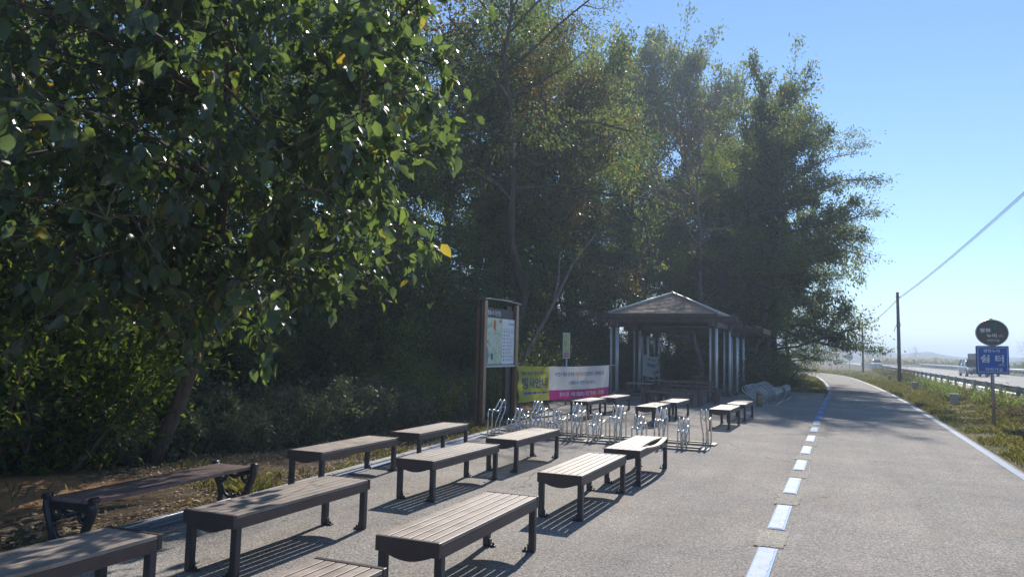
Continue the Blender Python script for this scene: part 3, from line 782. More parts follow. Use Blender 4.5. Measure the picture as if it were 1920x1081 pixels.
for sxy in range(4):
    for k in range(NC):
        a0, a1 = 1 - k / NC, 1 - (k + 1) / NC
        z0, z1 = EZ + .06 + (AZ - EZ - .06) * k / NC, EZ + .06 + (AZ - EZ - .06) * (k + 1) / NC
        def C(a, side):                       # the two corners of a course on a side
            if sxy == 0: return (CX + side * EX * a, CY - EY * a)
            if sxy == 1: return (CX + EX * a, CY + side * EY * a)
            if sxy == 2: return (CX - side * EX * a, CY + EY * a)
            return (CX - EX * a, CY - side * EY * a)
        p0, p1, q0, q1 = C(a0, -1), C(a0, 1), C(a1, -1), C(a1, 1)
        lift = .035
        ns = 7
        # shingles: several boards in a course with small height differences
        for j in range(ns):
            u0, u1 = j / ns, (j + 1) / ns
            g = lambda A, B, u: (A[0] + (B[0] - A[0]) * u, A[1] + (B[1] - A[1]) * u)
            l2 = lift + .006 * ((j * 7 + k * 5 + sxy) % 3)
            A, B, Cc, D = g(p0, p1, u0), g(p0, p1, u1), g(q0, q1, u1), g(q0, q1, u0)
            rf.add([(*A, z0 + l2), (*B, z0 + l2), (*Cc, z1 + .004), (*D, z1 + .004), (*A, z0), (*B, z0)], [(0, 1, 2, 3), (4, 5, 1, 0)])
rf.build('roof', M['roof_shingle'], t, fixn=False)
sf = MB().add([(CX - EX, CY - EY, EZ - .02), (CX + EX, CY - EY, EZ - .02), (CX + EX, CY + EY, EZ - .02), (CX - EX, CY + EY, EZ - .02), (CX, CY, AZ - .12)], [(0, 1, 4), (1, 2, 4), (2, 3, 4), (3, 0, 4)])
sf.build('ceiling', M['beam_wood'], t, fixn=False)
for sx, sy in ((-1, -1), (1, -1), (1, 1), (-1, 1)):
    MB().tube([(CX + sx * (EX + .05), CY + sy * (EY + .05), EZ + .10), (CX, CY, AZ + .06)], .05, 6).build('hip_cap', M['white_metal'], t)
MB().tube([(CX, CY, AZ + .03), (CX, CY, AZ + .13)], [.10, .02], 10).build('finial', M['white_metal'], t)

t = empty('pergola', (-8.22, 33.55, .02), 0, 'flat slatted pergola on steel and timber posts behind the pavilion', 'pergola')
for x in (0, 3.95):
    for y in (0, 2.3): post_cluster(t, x, y, 2.72)
for y in (0, 2.3):
    MB().box((2.1, y, 2.83), (6.2, .15, .22)).build('beam', M['beam_wood'], t, .01)
for i in range(15):
    MB().box((-.7 + i * .40, 1.15, 2.98), (.05, 3.6, .08)).build('slat', M['beam_wood'], t)
MB().box((5.21, 1.15, 2.80), (.03, 3.7, .22)).build('end_board', M['board_wood'], t, .004)

# banner between the pavilion's left posts
t = empty('rules_banner', (-8.05, 34.2, 0), 0, 'small sagging white banner with red and blue writing inside the pavilion', 'banner')
RA, RB_ = Vector((-8.02, 32.25, 0)), Vector((-8.02, 35.7, 0))
def rb_pt(d):
    def f(u, v):
        p = RA.lerp(RB_, u); sag = .10 * math.sin(pi * u)
        return Vector((p.x + .10 * math.sin(pi * u) + d, p.y, .76 - sag + .95 * v + .012 * math.sin(9 * u)))
    return f
child_of(bgrid(rb_pt(0), 0, 1, 0, 1, 24, 10).build('cloth', M['cloth_white'], fixn=False), t)
g1 = rb_pt(.012)
[child_of(o, t) for o in text_obj([('평화누리자전거길', .40, .82, .40, .10, .01)], g1, M['ink_grey'], None)]
[child_of(o, t) for o in text_obj([('평화누리쉼터에서는', .37, .55, .40, .20, .02), ('할 수 없습니다', .73, .22, .30, .20, .02)], g1, M['ink_deep'], None)]
[child_of(o, t) for o in text_obj([('흡연, 음주행위를', .76, .55, .34, .20, .02), ('취사', .48, .22, .16, .20, .02)], g1, M['ink_pale_red'], None)]
rp = MB()
for u, v, y in ((0, 0, 32.15), (0, 1, 32.15), (1, 0, 35.8), (1, 1, 35.8)): a = rb_pt(0)(u, v); rp.tube([a, Vector((-8.1, y, a.z))], .007, 6)
child_of(rp.build('tie_rope', M['rope_pale'], fixn=False), t)

# seats and tables inside
def picnic_bench(loc, rz, L, back, lab):
    t = empty('picnic_bench', loc, rz, lab, 'bench', 'heavy timber seats inside the pavilion')
    s = MB()
    for k in range(3): s.box((0, -.15 + .15 * k, .42), (L, .135, .05))
    s.build('seat', M['slat_red'], t, .006)
    for sx in (-1, 1):
        for sy in (-1, 1): MB().box((sx * (L / 2 + .07), sy * .2, .27), (.12, .12, .54)).build('end_post', M['beam_wood'], t, .008)
        MB().box((sx * (L / 2 - .2), 0, .21), (.08, .36, .36)).build('leg', M['beam_wood'], t, .006)
    if back:
        b = MB()
        for k in range(2): b.box((0, .26, .56 + .14 * k), (L, .04, .09))
        for sx in (-1, 1): b.box((sx * (L / 2 - .25), .29, .54), (.06, .05, .44))
        b.build('backrest', M['slat_red'], t, .005)
picnic_bench((-5.2, 25.0, .022), 0, 1.7, False, 'low heavy timber seat without back at the pavilion front')
picnic_bench((-5.1, 27.2, .022), 0, 1.9, True, 'heavy timber seat with a slatted back, right half of the pavilion')
picnic_bench((-5.3, 35.2, .022), 0, 2.4, True, 'heavy timber seat with a slatted back, farthest in, under the pergola')
def side_table(loc, lab):
    t = empty('square_table', loc, R(8), lab, 'table', 'square timber tables in the pavilion')
    s = MB()
    for k in range(5): s.box((-.36 + .18 * k, 0, .62), (.165, .9, .04))
    s.build('table_top', M['slat'], t, .005)
    for sx in (-1, 1):
        for sy in (-1, 1): MB().box((sx * .36, sy * .36, .30), (.08, .08, .60)).build('leg', M['beam_wood'], t, .006)
side_table((-6.75, 26.6, .022), 'square timber table left of the pavilion centre, nearer one')
side_table((-7.0, 30.4, .022), 'square timber table below the small white banner, farther one')

# ------------------------------------------------------------------ path sign
t = empty('rest_stop_sign', (3.60, 22.74, gh(3.6, 22.74)), R(-2), 'blue rest-stop sign under a brown oval bicycle sign on one grey post', 'sign')
z0 = t.location.z
MB().tube([(0, .07, -.05), (0, .07, 2.85 - z0)], .042, 16).build('post', M['galvanised'], t)
pl = MB().box((0, 0, 1.77 - z0), (.72, .10, .72)).build('blue_panel', M['sign_blue'], t, .012)
MB().box((0, .018, 1.77 - z0), (.728, .075, .728)).build('casing', M['sign_grey_edge'], pl, .006)
sf_ = lambda d: (lambda u, v: (u, -.0505 - d, v - z0))
b = MB(); fn = sf_(.002)
for a in (-1, 1):
    b.quad(fn(a * .325 - .006, 1.445), fn(a * .325 + .006, 1.445), fn(a * .325 + .006, 2.095), fn(a * .325 - .006, 2.095))
    b.quad(fn(-.319, 1.77 + a * .319 - .006), fn(.319, 1.77 + a * .319 - .006), fn(.319, 1.77 + a * .319 + .006), fn(-.319, 1.77 + a * .319 + .006))
b.build('border_line', M['ink_white'], pl, fixn=False)
text_obj([('평화누리', -.02, 2.005, .36, .088, .012), ('쉼', -.17, 1.80, .20, .20, .03), ('터', .15, 1.80, .19, .20, .03), ('자전거길', .02, 1.52, .38, .09, .014)], sf_(.003), M['ink_white'], pl)
def bike_icon(fn, u, v, s, mat, parent):
    b = MB()
    for du in (-.55, .55):
        b.tube([Vector(fn(u + s * (du + .36 * cos(2 * pi * k / 16)), v + s * .36 * sin(2 * pi * k / 16))) for k in range(17)], s * .045, 5)
    for P_ in (((-.55, 0), (-.25, .52), (.30, .52), (.55, 0)), ((-.25, .52), (0, 0), (.30, .50)), ((-.55, 0), (0, 0)), ((.30, .50), (.24, .74), (.42, .76))):
        b.tube([Vector(fn(u + s * a, v + s * c)) for a, c in P_], s * .05, 5)
    return b.build('bicycle_mark', mat, parent)
bike_icon(sf_(.004), .19, 1.635, .075, M['ink_white'], pl)
ov = MB().tube([(0, -.075, 0), (0, -.06, 0), (0, .06, 0)], [.985, 1, 1], 48)
ov.v = [(x * .36, y, z * .335 + 2.475 - z0) for x, y, z in ov.v]
ovo = ov.build('oval_panel', M['sign_brown'], t)
rim = MB().tube([(.36 * cos(2 * pi * k / 48), -.072, .335 * sin(2 * pi * k / 48) + 2.475 - z0) for k in range(49)], .011, 6, caps=False)
rim.build('rim', M['steel_dull'], ovo)
fo = lambda d: (lambda u, v: (u, -.0755 - d, v - z0))
text_obj([('평화', -.145, 2.535, .25, .115, .03), ('누리', -.01, 2.40, .22, .105, .03), ('자전거길', .02, 2.275, .27, .062, .012)], fo(.003), M['ink_white'], ovo)
bike_icon(fo(.004), .19, 2.385, .065, M['ink_white'], ovo)
b = MB(); fn = fo(.003)
b.add([fn(*p) for p in ((.03, 2.60), (-.04, 2.68), (.03, 2.71), (.10, 2.70), (.14, 2.66), (.10, 2.655), (.12, 2.61), (.16, 2.585), (.09, 2.585), (.10, 2.54), (.05, 2.53))], [(0, 1, 2, 3, 4, 5, 6, 7, 8, 9, 10)])
b.build('leaf_mark', M['ink_green'], ovo, fixn=False)
MB().cyl((-.05, .03, .60 - z0), .03, .05, 10).build('reflector', M['orange_plastic'], t)

# ------------------------------------------------------------------ concrete marker boxes in the verge
for (x, y, lab) in ((4.0, 33.5, 'pale concrete box in the verge grass, nearest the blue sign'), (3.9, 49.2, 'pale concrete box in the verge grass, middle one, low in the weeds'), (3.7, 70.3, 'pale concrete box in the verge grass, farthest, left of the utility pole')):
    t = empty('concrete_box', (x, y, gh(x, y) - .02), R(5), lab, 'marker box', 'concrete boxes in the verge')
    MB().box((0, 0, .21), (.25, .25, .42)).build('body', M['concrete'], t, .012)
    MB().box((0, 0, .44), (.29, .29, .04)).build('lid', M['concrete_pale'], t, .008)

# ------------------------------------------------------------------ guardrails
def guardrail(name, xf, zt, ys, lab, post_step, side=1):
    t = empty(name, (xf(ys[0]), ys[0], RZ), 0, lab, 'guardrail')
    prof = [(0, 0), (.03, .015), (.075, .055), (.03, .10), (.03, .145), (.075, .19), (.03, .23), (0, .25)]
    b = MB(); n = len(prof); YS = np.arange(ys[0], ys[1] + .1, 3.0); vs = []
    for y in YS:
        for (u, v) in prof: vs.append((xf(y) + side * u, y, zt - .26 + v))
    fs = [(i * n + k, i * n + k + 1, (i + 1) * n + k + 1, (i + 1) * n + k) for i in range(len(YS) - 1) for k in range(n - 1)]
    child_of(b.add(vs, fs, True).build('rail_beam', M['galvanised'], fixn=False), t)
    pm = None; y = ys[0] + 1.0
    while y < ys[1]:
        if pm is None: pm = MB().box((0, 0, -.32), (.11, .12, .70)).box((side * .06, 0, -.10), (.05, .11, .2)).mesh('post'); pm.materials.append(M['galvanised'])
        o = link('post', pm, None); o.location = (xf(y) - side * .07, y, zt); child_of(o, t)
        y += post_step
guardrail('guardrail', lambda y: float(np.interp(y, ry, rx)) - .62, .90, (14, 190), 'near guardrail running along the weedy verge beside the road', 3.0)
guardrail('guardrail', lambda y: float(np.interp(y, ry, rx)) + 12.7, 1.08, (60, 330), 'far guardrail on the other side of the road, before the hedge', 4.0, -1)

# ------------------------------------------------------------------ utility poles and cable
def upole(x, y, h, lab, guy=False):
    z = gh(x, y); t = empty('utility_pole', (x, y, z), 0, lab, 'utility pole', 'utility poles along the verge')
    MB().tube([(0, 0, -.2), (0, 0, h * .5), (-.03, 0, h)], [.135, .12, .10], 14).build('shaft', M['pole_dark'], t)
    MB().box((0, 0, h - .38), (.30, .06, .06)).build('crossarm', M['pole_dark'], t)
    MB().tube([(0, 0, h * .62), (0, 0, h * .66)], .14, 14).tube([(-.1, 0, h * .64), (-.22, -.02, h * .61), (-.3, 0, h * .56)], .02, 6).build('band', M['frame_bronze'], t)
upole(4.0, 63.1, 6.85, 'dark utility pole at the verge, nearer and taller of the two')
upole(2.75, 114, 7.0, 'dark utility pole farther along the road, smaller of the two')
gw = MB().tube([(2.8, 114, 6.5), (5.6, 116.2, .3)], .012, 5).build('guy_wire', M['cable_black']); tag(gw, 'thin guy wire slanting from the farther utility pole', 'wire')
def cable(A, B, sag, lab, loops, rad=.0105):
    A, B = Vector(A), Vector(B); t = empty('overhead_cable', A, 0, lab, 'cable', 'overhead cables between the poles')
    n = 40; f = lambda q: A.lerp(B, q) - Vector((0, 0, sag * 4 * q * (1 - q)))
    child_of(MB().tube([f(i / n) for i in range(n + 1)], rad, 6).build('strand', M['cable_black']), t)
    child_of(MB().tube([f(i / n) - Vector((0, 0, .07)) for i in range(n + 1)], rad, 6).build('strand', M['cable_black']), t)
    if loops:
        L = (B - A).length; k = int(L / .9); m = k * 8
        d = (B - A).normalized(); s = d.cross(Vector((0, 0, 1))).normalized()
        child_of(MB().tube([f(i / m) - Vector((0, 0, .055)) + s * .07 * cos(2 * pi * i / 8) + Vector((0, 0, .07 * sin(2 * pi * i / 8))) for i in range(m + 1)], .0035, 4).build('spiral_hanger', M['cable_black']), t)
cable((4.0, 63.1, 6.42), (5.1, 8.0, 6.9), .30, 'overhead cable wrapped in a spiral, sweeping up to the right edge', True)
cable((4.0, 63.1, 6.42), (2.75, 114, 6.55), .45, 'overhead cable span between the two utility poles', True, .010)
cable((2.75, 114, 6.55), (-6, 168, 6.6), .5, 'overhead cable span running on behind the trees beyond the farther pole', False, .02)

# ------------------------------------------------------------------ distant road signs
def rsign(x, y, h, kind, lab):
    t = empty('road_sign', (x, y, gh(x, y)), 0, lab, 'road sign', 'distant road signs')
    MB().tube([(0, .05, 0), (0, .05, h)], .045, 8).build('post', M['galvanised'], t)
    z = h - .45
    if kind == 'round':
        o = [(.52 * cos(2 * pi * k / 24), z + .52 * sin(2 * pi * k / 24)) for k in range(24)]
        i_ = [(.38 * cos(2 * pi * k / 24), z + .38 * sin(2 * pi * k / 24)) for k in range(24)]
    else:
        s = 1 if kind == 'up' else -1
        o = [(-.58, z - s * .4), (.58, z - s * .4), (0, z + s * .60)]; i_ = [(-.34, z - s * .26), (.34, z - s * .26), (0, z + s * .32)]
    p = MB().prism(o, 'y', -.02, .02).build('plate', M['ink_red'], t)
    MB().prism(i_, 'y', -.028, -.021).build('face', M['sign_white'] if kind != 'up' else M['ink_yellow'], p)
    if kind == 'round': text_obj([('80', 0, z, .42, .34, .03)], lambda u, v: (u, -.031, v), M['ink_deep'], p)
rsign(-1.65, 141.7, 2.9, 'up', 'distant triangular road sign, leftmost of the three by the trees')
rsign(-.72, 142.1, 2.8, 'down', 'distant road sign shaped as an upside-down triangle')
rsign(1.28, 139.0, 2.55, 'round', 'distant round speed sign left of the utility pole')

# ------------------------------------------------------------------ vehicles
def wheels(t, L, W, r, ys):
    for y in ys:
        for s in (-1, 1):
            x = s * (W / 2 - .11)
            wl = MB().tube([(x - .11, y, r), (x - .09, y, r), (x + .09, y, r), (x + .11, y, r)], [r * .9, r, r, r * .9], 22).build('wheel', M['tyre'], t)
            MB().tube([(x + s * .085, y, r), (x + s * .118, y, r)], [r * .62, r * .55], 18).build('rim', M['steel_dull'], wl)
def car(loc, rz, L, W, H_, body_m, lab, suv=True):
    t = empty('suv' if suv else 'car', loc, rz, lab, 'car', None); r = .37 if suv else .32
    zb, zs = .26, H_ * .60
    # lower body: loft along y (front = -y)
    st = [(-L / 2, .42, zs * .62, .80), (-L / 2 + .12, .28, zs * .80, .93), (-L / 2 + .95, .26, zs * .93, 1.0), (-L / 2 + 1.35, .26, zs, 1.0), (L / 2 - .5, .26, zs, 1.0), (L / 2 - .1, .30, zs * .97, .96), (L / 2, .42, zs * .85, .86)]
    b = MB(); vs = []
    for (y, z0_, z1_, k) in st:
        w_ = W / 2 * k
        ring = [(-w_ * .92, z0_), (w_ * .92, z0_), (w_, z0_ + .18), (w_, z1_ - .16), (w_ * .93, z1_), (-w_ * .93, z1_), (-w_, z1_ - .16), (-w_, z0_ + .18)]
        vs += [(x, y, z) for x, z in ring]
    fs = [tuple(range(8)), tuple(reversed(range(8 * (len(st) - 1), 8 * len(st))))]
    for i in range(len(st) - 1): fs += [(8 * i + k, 8 * i + (k + 1) % 8, 8 * (i + 1) + (k + 1) % 8, 8 * (i + 1) + k) for k in range(8)]
    b.add(vs, fs).build('body', body_m, t, .03)
    y0, y1 = -L / 2 + 1.15, L / 2 - (.15 if suv else .75); r0, r1 = y0 + .75, y1 - (.25 if suv else .6); wb, wt = W / 2 * .90, W / 2 * .72
    cab = MB().add([(-wb, y0, zs - .02), (wb, y0, zs - .02), (wb, y1, zs - .02), (-wb, y1, zs - .02), (-wt, r0, H_ - .05), (wt, r0, H_ - .05), (wt, r1, H_ - .05), (-wt, r1, H_ - .05)],
                   [(0, 1, 5, 4), (1, 2, 6, 5), (2, 3, 7, 6), (3, 0, 4, 7), (4, 5, 6, 7)])
    cab.build('window', M['car_glass'], t, .02)
    MB().box((0, (r0 + r1) / 2, H_ - .03), (2 * wt + .05, r1 - r0 + .10, .06)).build('roof', body_m, t, .02)
    pil = MB()
    for s in (-1, 1):
        pil.tube([(s * wb, y0, zs), (s * wt, r0, H_ - .04)], .04, 6).tube([(s * wb, y1, zs), (s * wt, r1, H_ - .04)], .06, 6).tube([(s * wb, (y0 + y1) / 2, zs), (s * wt, (r0 + r1) / 2, H_ - .04)], .035, 6)
    pil.build('pillar', body_m, t)
    for s in (-1, 1):
        MB().box((s * W * .36, -L / 2 + .03, zs * .70), (.40, .10, .13)).build('headlight', M['lamp_clear'], t, .02)
        MB().box((s * (W / 2 + .10), y0 + .35, zs + .08), (.20, .10, .14)).build('mirror', body_m, t, .02)
    MB().box((0, -L / 2 - .012, zs * .58), (W * .46, .05, .22)).build('grille', M['car_black'], t, .01)
    MB().box((0, -L / 2 - .005, .40), (W * .82, .08, .20)).build('bumper', M['car_black'], t, .02)
    MB().box((0, -L / 2 - .045, .46), (.52, .02, .11)).build('number_plate', M['sign_white'], t)
    wheels(t, L, W, r, (-L / 2 + .85, L / 2 - .85))
    return t
road_rz = R(0)
car((12.6, 90.5, RZ + .02), R(3), 4.8, 2.0, 1.78, M['car_silver'], 'silver grey car coming along the road, partly hidden by the blue sign')
car((6.9, 176, RZ + .02), R(2), 4.4, 1.85, 1.6, M['car_white'], 'white car on the road between the two utility poles', False)
car((-1.0, 246, RZ + .02), R(4), 4.4, 1.85, 1.55, M['car_white'], 'small distant white car on the road near the triangular signs', False)
t = empty('box_truck', (14.9, 99.5, RZ + .02), R(3), 'dark box truck following behind the silver grey car', 'truck')
MB().box((0, -2.2, 1.35), (1.95, 1.5, 1.6)).build('cab', M['car_dark'], t, .08)
MB().box((0, -2.96, 1.72), (1.66, .03, .68)).build('windscreen', M['car_glass'], t, .01)
MB().box((0, .9, 1.60), (2.0, 4.4, 1.8)).build('cargo_box', M['truck_box'], t, .03)
MB().box((0, .2, .55), (1.0, 6.0, .22)).build('chassis', M['car_black'], t)
for s in (-1, 1): MB().box((s * .68, -2.98, .95), (.32, .05, .2)).build('headlight', M['lamp_clear'], t, .02)
wheels(t, 6, 2.0, .40, (-2.2, 2.0))

# ================================================================== VEGETATION
def unit(a): return a / np.maximum(np.linalg.norm(a, axis=-1, keepdims=True), 1e-9)

def leaf_geo(P, D, N, S, wid=.5, detail=False, droop=.25, rng=None):
    """leaves at points P with direction D, normal N and length S -> verts, faces"""
    D = unit(D); Sd = unit(np.cross(D, N)); N = np.cross(Sd, D); S = S[:, None]; n = len(P)
    if not detail:
        a = P; b = P + D * S * .5 + Sd * S * wid * .5 + N * S * .07; c = P + D * S - N * S * droop * .3; d = P + D * S * .5 - Sd * S * wid * .5 + N * S * .07
        V = np.stack([a, b, c, d], 1).reshape(-1, 3); i = np.arange(n) * 4
        return V, [np.stack([i, i + 1, i + 2, i + 3], -1)]
    def pt(t, s, up):
        return P + D * S * (t - .10 * droop * t * t) + Sd * S * wid * s + N * S * (up - droop * t * t * .55)
    rows = [pt(0, 0, 0), pt(.28, .44, .07), pt(.28, 0, 0), pt(.28, -.44, .07), pt(.62, .40, .07), pt(.62, 0, 0), pt(.62, -.40, .07), pt(1.0, 0, 0)]
    V = np.stack(rows, 1).reshape(-1, 3); i = np.arange(n) * 8
    q = [np.stack([i + 1, i + 4, i + 5, i + 2], -1), np.stack([i + 2, i + 5, i + 6, i + 3], -1)]
    tr = [np.stack([i, i + 1, i + 2], -1), np.stack([i, i + 2, i + 3], -1), np.stack([i + 4, i + 7, i + 5], -1), np.stack([i + 5, i + 7, i + 6], -1)]
    return V, q + tr

def curve_pts(r, a, d, L, n, wob, grav=0.0):
    pts = [np.array(a, float)]; d = np.array(d, float); d /= np.linalg.norm(d); cur = d.copy()
    for i in range(n):
        cur = cur + r.normal(0, wob, 3) + np.array((0, 0, grav)); cur /= np.linalg.norm(cur)
        pts.append(pts[-1] + cur * L / n)
    return pts

def make_tree_mesh(seed, h=10., spread=3.2, tr=.16, lean=(0, 0), clear=.25, n_limb=16, style='broad', n_leaf=20000, lsize=.095, top_el=60, low_el=12, wid=.5, twigs=True, subs=6, sigk=1.0):
    r = np.random.default_rng(seed); tb = MB(); tips = []; tdirs = []
    nt = 9; trunk = [np.array((lean[0] * (i / nt) ** 1.4 * h, lean[1] * (i / nt) ** 1.4 * h, h * .9 * i / nt)) for i in range(nt + 1)]
    for i in range(1, nt + 1): trunk[i] += np.append(r.normal(0, .018 * h * .55, 2), 0)
    tb.tube(trunk, [tr * (1.25 if i == 0 else 1.0) * (1 - .88 * i / nt) + .012 for i in range(nt + 1)], 9)
    def on_trunk(q):
        f_ = q * nt; i = min(int(f_), nt - 1); return trunk[i] + (trunk[i + 1] - trunk[i]) * (f_ - i)
    az = r.uniform(0, 6.28)
    for k in range(n_limb):
        q = clear + (1 - clear) * (k + .5) / n_limb; az += 2.4 + r.normal(0, .35)
        el = R(low_el + (top_el - low_el) * ((q - clear) / (1 - clear)) ** 1.3 + r.normal(0, 7))
        prof = {'broad': math.sin(pi * min(1, .30 + .62 * (q - clear) / (1 - clear))) ** .8, 'layer': 1.0 - .55 * ((q - clear) / (1 - clear)) ** 1.5, 'bare': .9 - .3 * abs(q - .6)}[style]
        L = spread * (.35 + .75 * prof) * r.uniform(.8, 1.2)
        d = (cos(az) * cos(el), sin(az) * cos(el), sin(el))
        lp = curve_pts(r, on_trunk(q), d, L, 6, .12, -.02 if style != 'layer' else -.035)
        lr = tr * .36 * (1 - .5 * q)
        tb.tube(lp, [lr * (1 - .8 * i / 6) + .006 for i in range(7)], 6, caps=False)
        ns = subs if style != 'bare' else 7
        for s in range(ns):
            f_ = (.22 + .78 * (s + r.uniform(.2, .8)) / ns) * 6; i = min(int(f_), 5); p = lp[i] + (lp[i + 1] - lp[i]) * (f_ - i)
            md = unit(lp[i + 1] - lp[i]); sd_ = r.normal(0, 1, 3); sd_[2] *= .45 if style == 'layer' else .8; sd_ = unit(sd_ - md * np.dot(sd_, md))
            dd = unit(md * .7 + sd_ * .9 + np.array((0, 0, .12)))
            sl = L * r.uniform(.22, .42)
            sp = curve_pts(r, p, dd, sl, 4, .16, -.03)
            tb.tube(sp, [.016, .012, .009, .006, .004], 4, caps=False)
            for m in (1, 2, 3, 4): tips.append(sp[m]); tdirs.append(unit(sp[m] - sp[m - 1]))
            if style == 'bare':
                for m in range(1, 5):
                    for _ in range(2):
                        wd = unit(unit(sp[m] - sp[m - 1]) + r.normal(0, .6, 3))
                        wp = curve_pts(r, sp[m], wd, r.uniform(.3, .7) * spread / 3, 3, .2, .02); tb.tube(wp, [.006, .005, .004, .002], 3, caps=False)
        if style != 'bare': tips += [lp[4], lp[5], lp[6]]; tdirs += [unit(lp[6] - lp[5])] * 3
    tips = np.array(tips); tdirs = np.array(tdirs)
    # every tip gets a different weight so that the crown has dense and thin clumps
    w_ = r.gamma(1.6, 1, len(tips)); w_ /= w_.sum(); idx = r.choice(len(tips), n_leaf, p=w_)
    sg = {'broad': (.24, .24, .20), 'layer': (.26, .26, .085), 'bare': (.3, .3, .25)}[style]
    P = tips[idx] + r.normal(0, 1, (n_leaf, 3)) * np.array(sg) * sigk * h / 10
    D = tdirs[idx] * .6 + r.normal(0, .7, (n_leaf, 3)) + np.array((0, 0, -.25)); N = r.normal(0, .55, (n_leaf, 3)) + np.array((0, 0, .8))
    V, F = leaf_geo(P, D, N, lsize * r.uniform(.6, 1.3, n_leaf), wid)
    return tb.mesh('trunk'), np_mesh('crown', V, F)

TREES = {}
def tree_kind(key, leafm, barkm, **kw):
    t, c = make_tree_mesh(**kw); t.materials.append(M[barkm]); c.materials.append(M[leafm]); TREES[key] = (t, c)
tree_kind('broad_dark', 'leaf_mid', 'bark_brown', seed=1, n_leaf=36000, n_limb=20, spread=3.5, lsize=.125, clear=.2, low_el=5)
tree_kind('broad_light', 'leaf_light', 'bark_brown', seed=2, n_leaf=38000, n_limb=18, spread=3.3, lsize=.115, clear=.2, low_el=5)
tree_kind('oak', 'leaf_dark', 'bark_brown', seed=3, n_leaf=44000, n_limb=20, spread=3.4, clear=.2, lsize=.145, wid=.5, low_el=5, sigk=.72)
tree_kind('round', 'leaf_mid', 'bark_brown', seed=41, n_leaf=34000, n_limb=24, spread=4.0, lsize=.16, clear=.30, low_el=10, top_el=72, subs=7, sigk=.8)
tree_kind('locust', 'leaf_mid', 'bark_brown', seed=4, n_leaf=60000, n_limb=26, spread=4.0, clear=.13, style='layer', lsize=.10, top_el=50, low_el=-4, wid=.42, lean=(.10, 0), subs=8)
tree_kind('locust_tall', 'leaf_mid', 'bark_brown', seed=14, n_leaf=25000, n_limb=20, spread=3.6, clear=.42, style='layer', lsize=.085, top_el=55, low_el=5, wid=.42, lean=(.06, 0), subs=8)
tree_kind('autumn', 'leaf_autumn', 'bark_brown', seed=5, n_leaf=30000, n_limb=18, lsize=.105, clear=.32)
tree_kind('bare', 'leaf_autumn', 'bark_grey', seed=6, n_leaf=2600, n_limb=18, spread=3.3, style='bare', clear=.15, lsize=.09, tr=.12, low_el=0, top_el=70)
tree_kind('wood_a', 'leaf_mid', 'bark_brown', seed=9, n_leaf=15000, n_limb=14, spread=3.3, lsize=.15, clear=.25, low_el=5)
tree_kind('wood_b', 'leaf_light', 'bark_brown', seed=10, n_leaf=13000, n_limb=14, spread=3.2, lsize=.14, clear=.25, low_el=5)
tree_kind('wood_c', 'leaf_autumn', 'bark_brown', seed=12, n_leaf=11000, n_limb=13, spread=3.0, lsize=.13, clear=.3, low_el=8)
tree_kind('under', 'leaf_mid', 'bark_brown', seed=7, n_leaf=19000, n_limb=20, spread=4.6, lsize=.15, clear=.08, low_el=-2, tr=.10)
tree_kind('under_light', 'leaf_light', 'bark_brown', seed=8, n_leaf=16000, n_limb=18, spread=4.4, lsize=.14, clear=.08, low_el=-2, tr=.10)

def plant_tree(key, x, y, h, lab, group=None, rz=0.0, sx=1.0, cat='tree', name=None, dz=0.0):
    nm = name or {'bare': 'bare_tree'}.get(key, 'leafy_tree')
    t = empty(nm, (x, y, gh(x, y) - .1 + dz), rz, lab, cat, group)
    s = h / 10.0; t.scale = (s * sx, s * sx, s)
    a, b = TREES[key]
    link('trunk', a, None, t); link('crown', b, None, t)
    return t
WG = 'trees of the wood beside the plaza'
# along the right-hand end of the wood, against the sky
plant_tree('locust', -3.9, 41.5, 13.4, 'wispy leaning tree whose layered sprays hang over the bike path', WG, 0.1, 1.02)
plant_tree('round', -4.0, 50.0, 18.0, 'tall dark tree rising to a lumpy peak behind the leaning path-side tree', WG, 1.0, .66)
plant_tree('round', -14.2, 72.0, 27.5, 'tall green tree with a spiky top far behind the pavilion', WG, .6, .72)
plant_tree('round', -10.2, 71.0, 22.5, 'tall pale green tree far behind the pavilion, right of the spiky one', WG, 3.6, .66)
plant_tree('round', -17.5, 66.0, 25.0, 'tall green tree far behind, left of the spiky one', WG, 4.6, .75)
plant_tree('oak', -3.7, 46.5, 15.0, 'dense dark rounded tree filling the right end of the wood behind the leaning one', WG, 2.2, .80)
plant_tree('wood_a', -14.2, 40.5, 19.0, 'tall tree behind the top-cut thin-leaved one, right of it', WG, 1.2, .8)
plant_tree('wood_a', -17.5, 45.0, 20.5, 'tall tree behind the top-cut thin-leaved one, left of it', WG, 3.2, .8)
plant_tree('bare', -6.6, 38.2, 13.6, 'half-bare grey tree with fine drooping twigs behind the pavilion roof', WG, .4, .95)
plant_tree('broad_light', -14.8, 37.0, 16.0, 'yellow-green tree left of the half-bare grey tree', WG, 2.1, .85)
plant_tree('locust_tall', -11.3, 25.5, 18.5, 'very tall thin-leaved tree running out of the top of the picture', WG, 2.6, .72)
plant_tree('autumn', -12.6, 31.5, 15.0, 'brownish autumn-tinted tree above the map board', WG, .3, .9)
plant_tree('locust', -3.6, 55, 9.5, 'small spreading tree at the far bend of the bike path', WG, .4, .9)
plant_tree('broad_light', -4.9, 45.0, 13.5, 'pale green tree thickening the foliage behind the leaning path-side tree', WG, 5.0, .85)
plant_tree('broad_light', -5.2, 62, 10.0, 'pale green tree farthest along the left of the bike path', WG, 1.7, .9)
plant_tree('round', -7.5, 52, 13.0, 'round green tree behind the small spreading one at the bend', WG, 2.7, .9)
rg = random.Random(11); deep = 'leafy tree packed among its neighbours inside the dark wood'
keys = ['wood_a', 'wood_b', 'wood_a', 'wood_c', 'wood_a', 'wood_b', 'wood_c']
ki = 0
